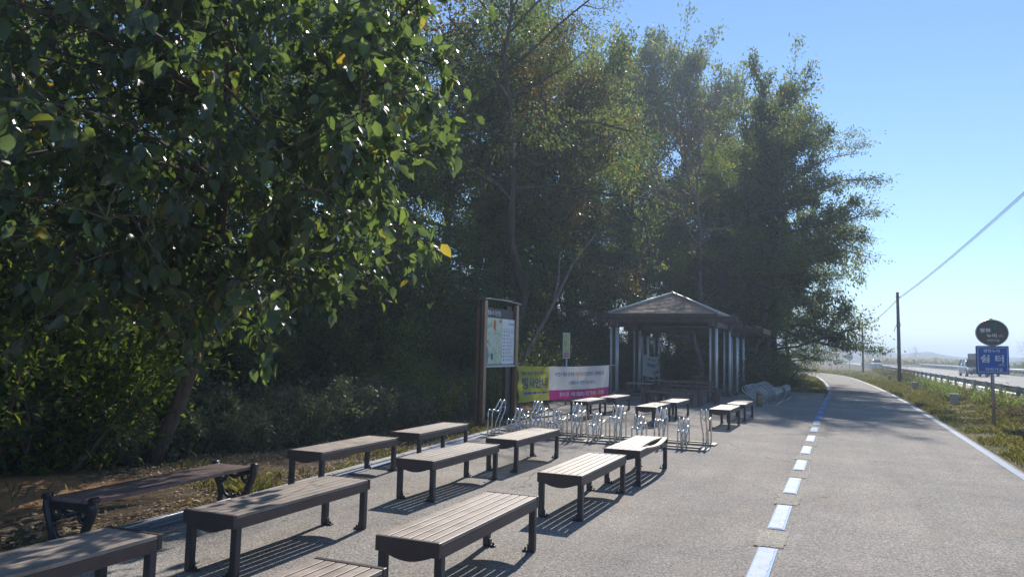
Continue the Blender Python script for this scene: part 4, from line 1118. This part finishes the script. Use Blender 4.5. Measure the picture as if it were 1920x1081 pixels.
for (x, ys, hs) in ((-13.6, (18.5,), (9,)),
                    (-16.5, (3, 7, 11.5, 16, 20, 24.5, 29, 34, 40, 47), (12, 13, 13, 14, 14, 15, 15, 15, 15, 14)),
                    (-21, (2, 8, 14, 20, 27, 35, 44, 54, 64), (12, 13, 14, 14, 15, 15, 15, 15, 14))):
    for y, h in zip(ys, hs):
        k = keys[ki % 7]; ki += 1
        plant_tree(k, x + rg.uniform(-1, 1), y + rg.uniform(-1.2, 1.2), h * rg.uniform(.92, 1.1), deep, WG, rg.uniform(0, 6.28), rg.uniform(.8, 1.0))
for (x, y, h) in ((-13, 5.3, 9), (-12.3, 1.0, 9.5), (-14.5, -3, 11), (-11.5, 47, 12), (-11.5, 58, 13), (-11, 70, 13)):
    k = keys[ki % 7]; ki += 1
    plant_tree(k, x, y, h, deep, WG, rg.uniform(0, 6.28), .95)
mid = 'small bushy tree filling the middle height of the dark wood'
for i, (x, y, h) in enumerate(((-13.2, 3.5, 5.5), (-13.6, 8.2, 6), (-13.4, 13.0, 6.5), (-12.4, 17.6, 7), (-12.8, 20.6, 6.5), (-13.2, 23.6, 7), (-13.0, 28.2, 7.5), (-12.2, 33, 7.5), (-11.0, 37.0, 7),
        (-8.6, 40.5, 6.5), (-6.6, 43.2, 6.5), (-5.0, 47.5, 6.0), (-6.8, 50, 8), (-8.5, 56, 8), (-9.6, 62, 8), (-11, 76, 9), (-14, 86, 10), (-17, 98, 11), (-19, 112, 12), (-24, 105, 13))):
    plant_tree('under' if i % 3 else 'under_light', x, y, h, mid, WG, rg.uniform(0, 6.28), .85)
# leaning bare trunk seen through the wood
t = empty('fallen_trunk', (-9.6, 21.0, gh(-9.6, 21)), 0, 'slanting thin grey dead trunk leaning through the wood above the map board', 'dead tree')
MB().tube([(0, 0, -.1), (.5, .5, 1.6), (1.2, 1.0, 3.2), (1.7, 1.5, 4.6), (2.3, 2.0, 5.6)], [.075, .065, .055, .04, .02], 9).build('trunk', M['bark_grey'], t)
MB().tube([(1.2, 1.0, 3.2), (1.3, 1.2, 4.1), (1.2, 1.5, 4.9)], [.05, .035, .015], 7).build('branch', M['bark_grey'], t)

# ---- near broadleaf tree leaning over the benches
def near_tree():
    r = np.random.default_rng(21)
    t = empty('large_leaved_tree', (-9.1, 7.8, gh(-9.1, 7.8) - .03), 0, 'big leaning large-leaved tree overhanging the front benches from the left', 'tree')
    o = np.array(t.location)
    W = lambda *p: np.array(p, float) - o
    tb = MB()
    main = [W(-9.15, 7.8, -.1), W(-8.98, 7.82, .25), W(-8.72, 7.85, .85), W(-8.42, 7.85, 1.6), W(-8.12, 7.8, 2.35), W(-7.86, 7.6, 3.0), W(-7.6, 7.35, 3.8), W(-7.25, 7.0, 4.7), W(-7.0, 6.7, 5.8), W(-6.9, 6.5, 6.9)]
    tb.tube(main, [.14, .11, .10, .095, .088, .076, .066, .05, .035, .02], 12)
    fork = [W(-8.46, 7.86, 1.5), W(-8.22, 7.98, 1.95), W(-7.98, 8.02, 2.5), W(-7.5, 7.9, 3.2), W(-6.8, 7.7, 4.0), W(-6.0, 7.7, 4.9)]
    tb.tube(fork, [.08, .075, .065, .055, .04, .02], 10)
    C = W(-6.55, 5.85, 4.3); RAD = np.array((3.4, 3.1, 2.85))
    tips, dirs = [], []
    starts = main[4:] + fork[3:]
    # limb targets spread over the crown ellipsoid
    N_ = 84; k = np.arange(N_) + .5; ph = np.arccos(1 - 2 * k / N_); th = pi * (1 + 5 ** .5) * k
    for a, b in zip(ph, th):
        u = np.array((np.cos(b) * np.sin(a), np.sin(b) * np.sin(a), np.cos(a)))
        tgt = C + u * RAD * r.uniform(.62, 1.08)
        tw = tgt + o
        if tw[2] < 1.75: continue
        s = starts[int(np.argmin([np.linalg.norm(tgt - q) + (1.2 if q[2] > tgt[2] + .5 else 0) for q in starts]))]
        mid = s * .5 + tgt * .5 + np.array((0, 0, .35)) + r.normal(0, .15, 3)
        pts = [(1 - q) ** 2 * s + 2 * q * (1 - q) * mid + q * q * tgt for q in np.linspace(0, 1, 8)]
        tb.tube(pts, [.020 * (1 - .85 * i / 7) + .004 for i in range(8)], 6, caps=False)
        for i in range(2, 8):
            for _ in range(3):
                md = unit(pts[i] - pts[i - 1]); dd = unit(md * .5 + r.normal(0, .75, 3) + np.array((0, 0, -.05)))
                sp = curve_pts(r, pts[i], dd, r.uniform(.35, .8), 4, .15, -.07)
                tb.tube(sp, [.008, .007, .005, .004, .002], 4, caps=False)
                for m in range(1, 5): tips.append(sp[m]); dirs.append(unit(sp[m] - sp[m - 1]))
    # bare dead twigs under the crown
    for q in range(34):
        i = r.integers(3, 7); s = main[i] + (main[i + 1] - main[i]) * r.uniform() if r.uniform() < .7 else fork[r.integers(2, 5)]
        dd = unit(r.normal(0, 1, 3) * np.array((1, 1, .5)) + np.array((.2, -.3, .1)))
        sp = curve_pts(r, s, dd, r.uniform(.25, .75), 4, .25, 0); tb.tube(sp, [.006, .005, .004, .003, .002], 4, caps=False)
    link('trunk', tb.mesh('trunk'), M['bark_near'], t)
    tips = np.array(tips); dirs = np.array(dirs); n = 19500
    w_ = r.gamma(.8, 1, len(tips)); idx = r.choice(len(tips), n, p=w_ / w_.sum())
    P = tips[idx] + r.normal(0, .06, (n, 3))
    D = dirs[idx] * .5 + r.normal(0, .6, (n, 3)) + np.array((0, 0, -.55)); N = r.normal(0, .5, (n, 3)) + np.array((0.1, -.1, .75))
    V, F = leaf_geo(P, D, N, 
                    .178 * r.uniform(.4, 1.3, n), .60, True, .45)
    link('crown', np_mesh('crown', V, F, True), M['leaf_near'], t)
near_tree()

# ---- shrubs
BUSH = {}
def make_bush(key, seed, rad, h, n, ls, leafm, wid=.45, stems=26, dense=1.0):
    r = np.random.default_rng(seed); sb = MB(); tips = []; dirs = []
    for k in range(stems):
        a = r.uniform(0, 6.28); rr_ = rad * .5 * math.sqrt(r.uniform()); el = R(r.uniform(38, 88))
        L = h * r.uniform(.6, 1.1)
        sp = curve_pts(r, (rr_ * cos(a), rr_ * sin(a), -.05), (cos(a) * cos(el), sin(a) * cos(el), sin(el)), L, 6, .14, -.03)
        sb.tube(sp, [.012 * h, .010 * h, .008 * h, .006 * h, .005 * h, .004 * h, .002], 4, caps=False)
        for m in range(1, 7):
            tips.append(sp[m]); dirs.append(unit(sp[m] - sp[m - 1]))
            for _ in range(2):
                q = curve_pts(r, sp[m], unit(r.normal(0, 1, 3) + np.array((0, 0, .3))), h * r.uniform(.12, .28), 2, .2, -.03)
                sb.tube(q, [.004, .003, .002], 3, caps=False); tips += [q[1], q[2]]; dirs += [unit(q[2] - q[1])] * 2
    tips = np.array(tips); dirs = np.array(dirs)
    w_ = r.gamma(1.2, 1, len(tips)); idx = r.choice(len(tips), n, p=w_ / w_.sum())
    P = tips[idx] + r.normal(0, .045 * h, (n, 3)); P[:, 2] = np.abs(P[:, 2])
    D = dirs[idx] * .5 + r.normal(0, .7, (n, 3)); N = r.normal(0, .5, (n, 3)) + np.array((0, 0, .8))
    V, F = leaf_geo(P, D, N, ls * r.uniform(.6, 1.35, n), wid)
    s = sb.mesh('stems'); s.materials.append(M['bark_brown']); c = np_mesh('foliage', V, F); c.materials.append(M[leafm])
    BUSH[key] = (s, c)
make_bush('low', 31, .9, .9, 7000, .065, 'leaf_bush')
make_bush('low2', 32, 1.0, .75, 6000, .085, 'leaf_bush', .6)
make_bush('tall', 33, 1.4, 3.0, 11000, .10, 'leaf_mid')
make_bush('tall2', 34, 1.2, 3.2, 9000, .12, 'leaf_dark', .4)
make_bush('bright', 35, 1.0, 1.8, 6500, .085, 'leaf_light')
make_bush('weed', 36, .45, .7, 1500, .075, 'leaf_light', .38, 14)
make_bush('weed_dry', 37, .5, .85, 1300, .075, 'leaf_dry', .25, 18)
def plant_bush(key, x, y, s, lab, group, rz, name='shrub', cat='shrub', sz=1.0):
    t = empty(name, (x, y, gh(x, y) - .02), rz, lab, cat, group); t.scale = (s, s, s * sz)
    a, b = BUSH[key]; link('stems', a, None, t); link('foliage', b, None, t); return t
SG = 'shrubs of the undergrowth along the wood edge'
lowlab = 'low leafy shrub in the grey-green undergrowth along the wood edge'; talllab = 'tall dark shrub filling the shade under the wood trees'
rg = random.Random(5)
y = 3.0
while y < 24:
    plant_bush(rg.choice(['low', 'low2', 'low']), -9.35 - (.9 if y < 7.2 else 0) - .25 * rg.random() + (.55 if 9 < y < 14 else 0) - (1.2 if y > 21 else 0), y, rg.uniform(.75, 1.2), lowlab, SG, rg.uniform(0, 6))
    if rg.random() < .75: plant_bush(rg.choice(['low', 'low2', 'bright']), -10.4 - .5 * rg.random(), y + .5, rg.uniform(.9, 1.5), lowlab, SG, rg.uniform(0, 6))
    y += rg.uniform(.85, 1.25)
y = 1.0
while y < 42:
    off = -.2 if y < 20 else (-.9 if y < 27 else -.6)
    plant_bush(rg.choice(['tall', 'tall2', 'tall']), -11.9 + off - rg.random(), y, rg.uniform(.6, 1.05), talllab, SG, rg.uniform(0, 6))
    plant_bush(rg.choice(['tall', 'tall2']), -14.0 - 1.5 * rg.random(), y + .8, rg.uniform(1.0, 1.5), talllab, SG, rg.uniform(0, 6))
    y += rg.uniform(1.5, 2.1)
for (x, y, s, k) in ((-10.6, 24.2, .8, 'tall'), (-10.4, 26.5, .8, 'tall2'), (-10.6, 29, .85, 'tall'), (-10.4, 31.8, .8, 'tall'), (-10.2, 34.2, .9, 'tall2'), (-9.2, 37.6, .9, 'tall'), (-7.8, 39.3, .8, 'tall2'), (-6.2, 40.2, .8, 'tall'), (-5.0, 43.3, .8, 'tall'), (-6.5, 46, 1.0, 'tall2'), (-4.6, 48.5, .7, 'tall'), (-5.0, 52, .9, 'tall'), (-6.0, 57, 1.1, 'tall2'), (-7, 66, 1.2, 'tall'), (-8, 72, 1.2, 'tall2'), (-9.5, 80, 1.3, 'tall'), (-13, 92, 1.5, 'tall')):
    plant_bush(k, x, y, s, talllab, SG, rg.uniform(0, 6))
for (x, y, s, lab) in ((-3.2, 41.2, .6, 'bright shrub at the grass patch where the plaza ends beside the hoop racks'), (-2.6, 46.0, .55, 'bright shrub on the grass patch left of the path, middle one'), (-3.0, 50.0, .7, 'bright shrub on the grass patch left of the path, farthest one'), (-9.0, 15.2, .75, 'light green shrub just behind the map board post'), (-8.9, 18.6, .7, 'light green shrub behind the left half of the long banner')):
    plant_bush('bright', x, y, s, lab, SG, rg.uniform(0, 6))
plant_bush('bright', -10.0, 6.5, 1.5, 'tall bright glossy shrub at the left edge beyond the near leaning trunk', SG, 1.0)
plant_bush('bright', -11.0, 7.6, 1.9, 'tallest bright shrub behind the glossy one at the left edge', SG, 2.0)
# broken branch lying at the path edge beyond the hoop racks
t = empty('broken_branch', (-2.2, 41.6, .05), 0, 'dark broken branch sagging to the ground where the plaza meets the path', 'branch')
MB().tube([(-2.6, .3, 2.4), (-1.6, .2, 1.5), (-.8, 0, .75), (0, 0, .45), (.7, -.1, .5)], [.09, .10, .09, .07, .02], 9).tube([(-.3, 0, .55), (.1, -.1, .95), (.2, -.1, 1.3)], [.05, .035, .015], 7).tube([(-.8, 0, .75), (-.5, .2, .3), (-.4, .2, .02)], [.06, .04, .03], 7).build('limb', M['bark_brown'], t)

# ---- weeds on the verge
VG = 'weed clumps on the verge'
wl = 'green weed clump on the grassy verge before the guardrail'; dl = 'dry yellow weed clump on the verge before the guardrail'
rg = random.Random(9); y = 15.0
while y < 120:
    x1 = float(np.interp(y, ry, rx)) - .95
    for _ in range(2):
        x = x1 - abs(rg.gauss(0, .42)) - .02
        if x < pedge(PR, y) + .8: continue
        if abs(x - 3.6) < .55 and abs(y - 22.7) < 1.6: continue
        if any(abs(x - bx) < .5 and -1.5 < y - by < .5 for bx, by in ((4.0, 33.5), (3.9, 49.2), (3.7, 70.3))): continue
        dry = (y < 27 and x > 4.3 and rg.random() < .8) or (y > 62 and rg.random() < .75) or rg.random() < .15
        plant_bush('weed_dry' if dry else 'weed', x, y + rg.uniform(-.4, .4), rg.uniform(.4, .95) * (1.0 if y < 60 else 1.3), dl if dry else wl, VG, rg.uniform(0, 6), 'weed_clump', 'weeds', rg.uniform(.7, 1.1))
    y += .8 if y < 45 else (1.6 if y < 70 else 3.2)

# ---- grass and litter (nobody could count them)
def scatter_blades(name, regions, mat, seed, hmin, hmax, wid=.010):
    r = np.random.default_rng(seed); Vs = []
    for (n, fx, y0, y1, dens, wm) in regions:
        Y = y0 + (y1 - y0) * r.uniform(size=n) ** 1.6; u = r.uniform(size=n); lo, hi = fx(Y); X = lo + (hi - lo) * u
        nz = np.sin(X * 2.3 + Y * .8 + 1) * np.sin(Y * 1.1 - X * .7) + .6 * np.sin(X * 5.1 - Y * 2.7) + r.normal(0, .45, n)
        k = nz > dens; X, Y, nz = X[k], Y[k], nz[k]
        m = len(X); Z = ground_h(X, Y); a = r.uniform(0, 6.28, m); hh = r.uniform(hmin, hmax, m) * (1 + .25 * np.clip(nz, -1, 1.5))
        w_ = wid * wm * (1 + Y * .025); b = r.normal(0, .5, (m, 2)) * hh[:, None]
        c, s = np.cos(a) * w_, np.sin(a) * w_
        p0 = np.stack([X - c, Y - s, Z - .01], -1); p1 = np.stack([X + c, Y + s, Z - .01], -1)
        p2 = np.stack([X + b[:, 0] * .4 + c * .6, Y + b[:, 1] * .4 + s * .6, Z + hh * .65], -1); p3 = np.stack([X + b[:, 0], Y + b[:, 1], Z + hh], -1)
        Vs.append(np.stack([p0, p1, p2, p3], 1).reshape(-1, 3))
    V = np.concatenate(Vs); i = np.arange(len(V) // 4) * 4
    o = link(name, np_mesh(name, V, [np.stack([i, i + 1, i + 2, i + 3], -1)]), M[mat]); return tag(o, kind='stuff')
pr = lambda Y: np.interp(Y, PY, PR); pl_ = lambda Y: np.interp(Y, PY, PL); rdx = lambda Y: np.interp(Y, ry, rx); kxx = lambda Y: np.interp(Y, KY, KX)
tag(scatter_blades('grass', [(210000, lambda Y: (pr(Y) + .12, rdx(Y) - .3), 9, 70, .05, .62), (22000, lambda Y: (pr(Y) + .12, rdx(Y) - .3), 60, 130, -.3, 1),
    (9000, lambda Y: (kxx(Y) - 1.1, kxx(Y) - .14), 6.5, 19, .25, .45), (16000, lambda Y: (pl_(Y) - 3.0, pl_(Y) - .1), 40.2, 75, -.4, 1), (4000, lambda Y: (kxx(Y) - 2.8, kxx(Y) - .3), 2, 12, .75, .4)], 'grass_blade', 3, .03, .105),
    'short patchy green and straw-coloured grass on the verges', 'grass')

def litter():
    r = np.random.default_rng(17); P = []
    n = 26000; Y = r.uniform(1.5, 20, n); X = np.interp(Y, KY, KX) - .15 - 3.0 * r.uniform(size=n) ** 1.5
    nz = np.sin(X * 1.9 + Y) * np.sin(Y * .9 - X * 1.3); k = (nz + r.normal(0, .5, n) > -.35) & (((X + 8.35) * .75) ** 2 + ((Y - 5.2) * .62) ** 2 > .45 * r.uniform(.3, 1.2, n))
    X, Y = X[k], Y[k]
    m = 2600; X2 = r.uniform(-6, 2.4, m); Y2 = r.uniform(3, 30, m); k2 = r.uniform(size=m) < np.clip((-X2 - 2.2) / 4, 0.02, 1) ** 2 * .6; X = np.concatenate([X, X2[k2]]); Y = np.concatenate([Y, Y2[k2]])
    m = 5000; Y3 = r.uniform(9, 45, m); X3 = pr(Y3) + .05 + 2.2 * r.uniform(size=m) ** 1.3; X = np.concatenate([X, X3]); Y = np.concatenate([Y, Y3])
    n = len(X); on = (X > np.interp(Y, KY, KX)) & (X < 2.5)
    Z = np.where(on, .033, ground_h(X, Y) + .006) + r.uniform(0, .02, n) * ~on
    D = r.normal(0, 1, (n, 3)); D[:, 2] *= .18; N = r.normal(0, .3, (n, 3)) + np.array((0, 0, 1))
    V, F = leaf_geo(np.stack([X, Y, Z], -1), D, N, r.uniform(.02, .075, n), .5, False, -.3)
    o = link('leaf_litter', np_mesh('leaf_litter', V, F), M['litter_leaf']); tag(o, 'dry fallen leaves strewn along the kerb and verge', 'leaf litter', kind='stuff')
litter()
tw = MB(); rg = random.Random(3)
for k in range(160):
    yq = rg.uniform(2, 16); x = kx(yq) - .15 - 2.6 * rg.random() ** 1.4; a = rg.uniform(0, 6.28); L = rg.uniform(.1, .4); z = gh(x, yq) + .012
    tw.tube([(x, yq, z), (x + L * .5 * cos(a), yq + L * .5 * sin(a), z + rg.uniform(0, .03)), (x + L * cos(a + .3), yq + L * sin(a + .3), z)], [.005, .004, .002], 4)
tag(tw.build('fallen_twigs', M['bark_grey'], fixn=False), 'thin dry twigs scattered on the bare strip under the trees', 'twigs', kind='stuff')
t = empty('stone', (-7.62, 4.5, gh(-7.62, 4.5) + .03), .4, 'pale fist-sized stone on the bare soil beside the curly-legged bench', 'stone')
r = np.random.default_rng(2); st = MB(); vs = []
for i in range(6):
    ph = pi * i / 5
    for k in range(9): a = 2 * pi * k / 9; q = .075 * (1 + r.normal(0, .12)); vs.append((1.25 * q * math.sin(ph) * cos(a), q * math.sin(ph) * sin(a), .75 * q * cos(ph)))
st.add(vs, [(i * 9 + k, i * 9 + (k + 1) % 9, (i + 1) * 9 + (k + 1) % 9, (i + 1) * 9 + k) for i in range(5) for k in range(9)], True).build('rock', M['concrete_pale'], t, fixn=False)

# ---- beyond the road
FG = 'lone trees far beyond the road'
plant_tree('autumn', 10.6, 333, 5.8, 'tiny distant reddish tree left of the utility pole, beyond the road', FG, 0, 1.3)
plant_tree('autumn', 14.5, 335, 5.6, 'tiny distant reddish tree just right of its twin, behind the white car', FG, 2, 1.3)
plant_tree('bare', 27.5, 341, 6.8, 'tiny distant thin-crowned tree beside the nearer utility pole', FG, 1, 1.3)
plant_tree('autumn', -6.5, 338, 6.0, 'tiny distant tree behind the triangular road signs', FG, 1, 1.2)
plant_tree('autumn', 1.5, 338, 6.0, 'tiny distant tree behind the round speed sign', FG, 3, 1.3)
plant_tree('bare', 33.2, 172, 5.6, 'sparse dark tree beyond the road at the right edge of the picture', FG, 1, 1.1)
TREES_far = TREES
rg = random.Random(13); hb = []
HG = 'scrub bushes in the hedge beyond the road'
for k in range(46):
    y = 92 + k * 3.4; x = float(np.interp(y, ry, rx)) + 19.5 + rg.uniform(-1.2, 1.2) + max(0, (150 - y)) * .05
    plant_bush(rg.choice(['tall', 'tall2', 'bright', 'tall']), x, y, rg.uniform(.55, .95) if k % 6 else 1.15, 'dark scrub bush in the hedge beyond the far guardrail', HG, rg.uniform(0, 6), 'scrub_bush', 'bush', .75)
def reeds():
    r = np.random.default_rng(8); n = 5000; X = r.uniform(-8, 14, n); Y = 205 + r.uniform(0, 22, n) + 0 * X; X = X + np.interp(Y, ry, rx) + 13.5 - 4
    hh = r.uniform(1.2, 2.3, n); Z = ground_h(X, Y) - .3
    P = np.stack([X, Y, Z + hh * .62], -1); D = r.normal(0, .25, (n, 3)) + np.array((0, 0, 1)); N = r.normal(0, 1, (n, 3))
    V, F = leaf_geo(P, D, N, hh * .55, .32)
    o = link('reeds', np_mesh('reeds', V, F), M['reed_plume']); tag(o, 'pale plumed reeds standing far along the other side of the road', 'reeds', kind='stuff')
reeds()

# ---- air: distance haze, made denser to lift the dark shade with a pale veil
hz = MB().box((0, 1050, 13.5), (5900, 4100, 43)).mesh('haze')
hm_ = bpy.data.materials.new('haze'); hm_.use_nodes = True; nt = hm_.node_tree; nt.nodes.clear()
ou = nt.nodes.new('ShaderNodeOutputMaterial'); pv = nt.nodes.new('ShaderNodeVolumePrincipled')
pv.inputs['Color'].default_value = (0.68, 0.82, 1.0, 1); pv.inputs['Density'].default_value = 0.0016; pv.inputs['Anisotropy'].default_value = 0.25
nt.links.new(pv.outputs[0], ou.inputs['Volume'])
ho = link('haze', hz, hm_); tag(ho, kind='stuff')
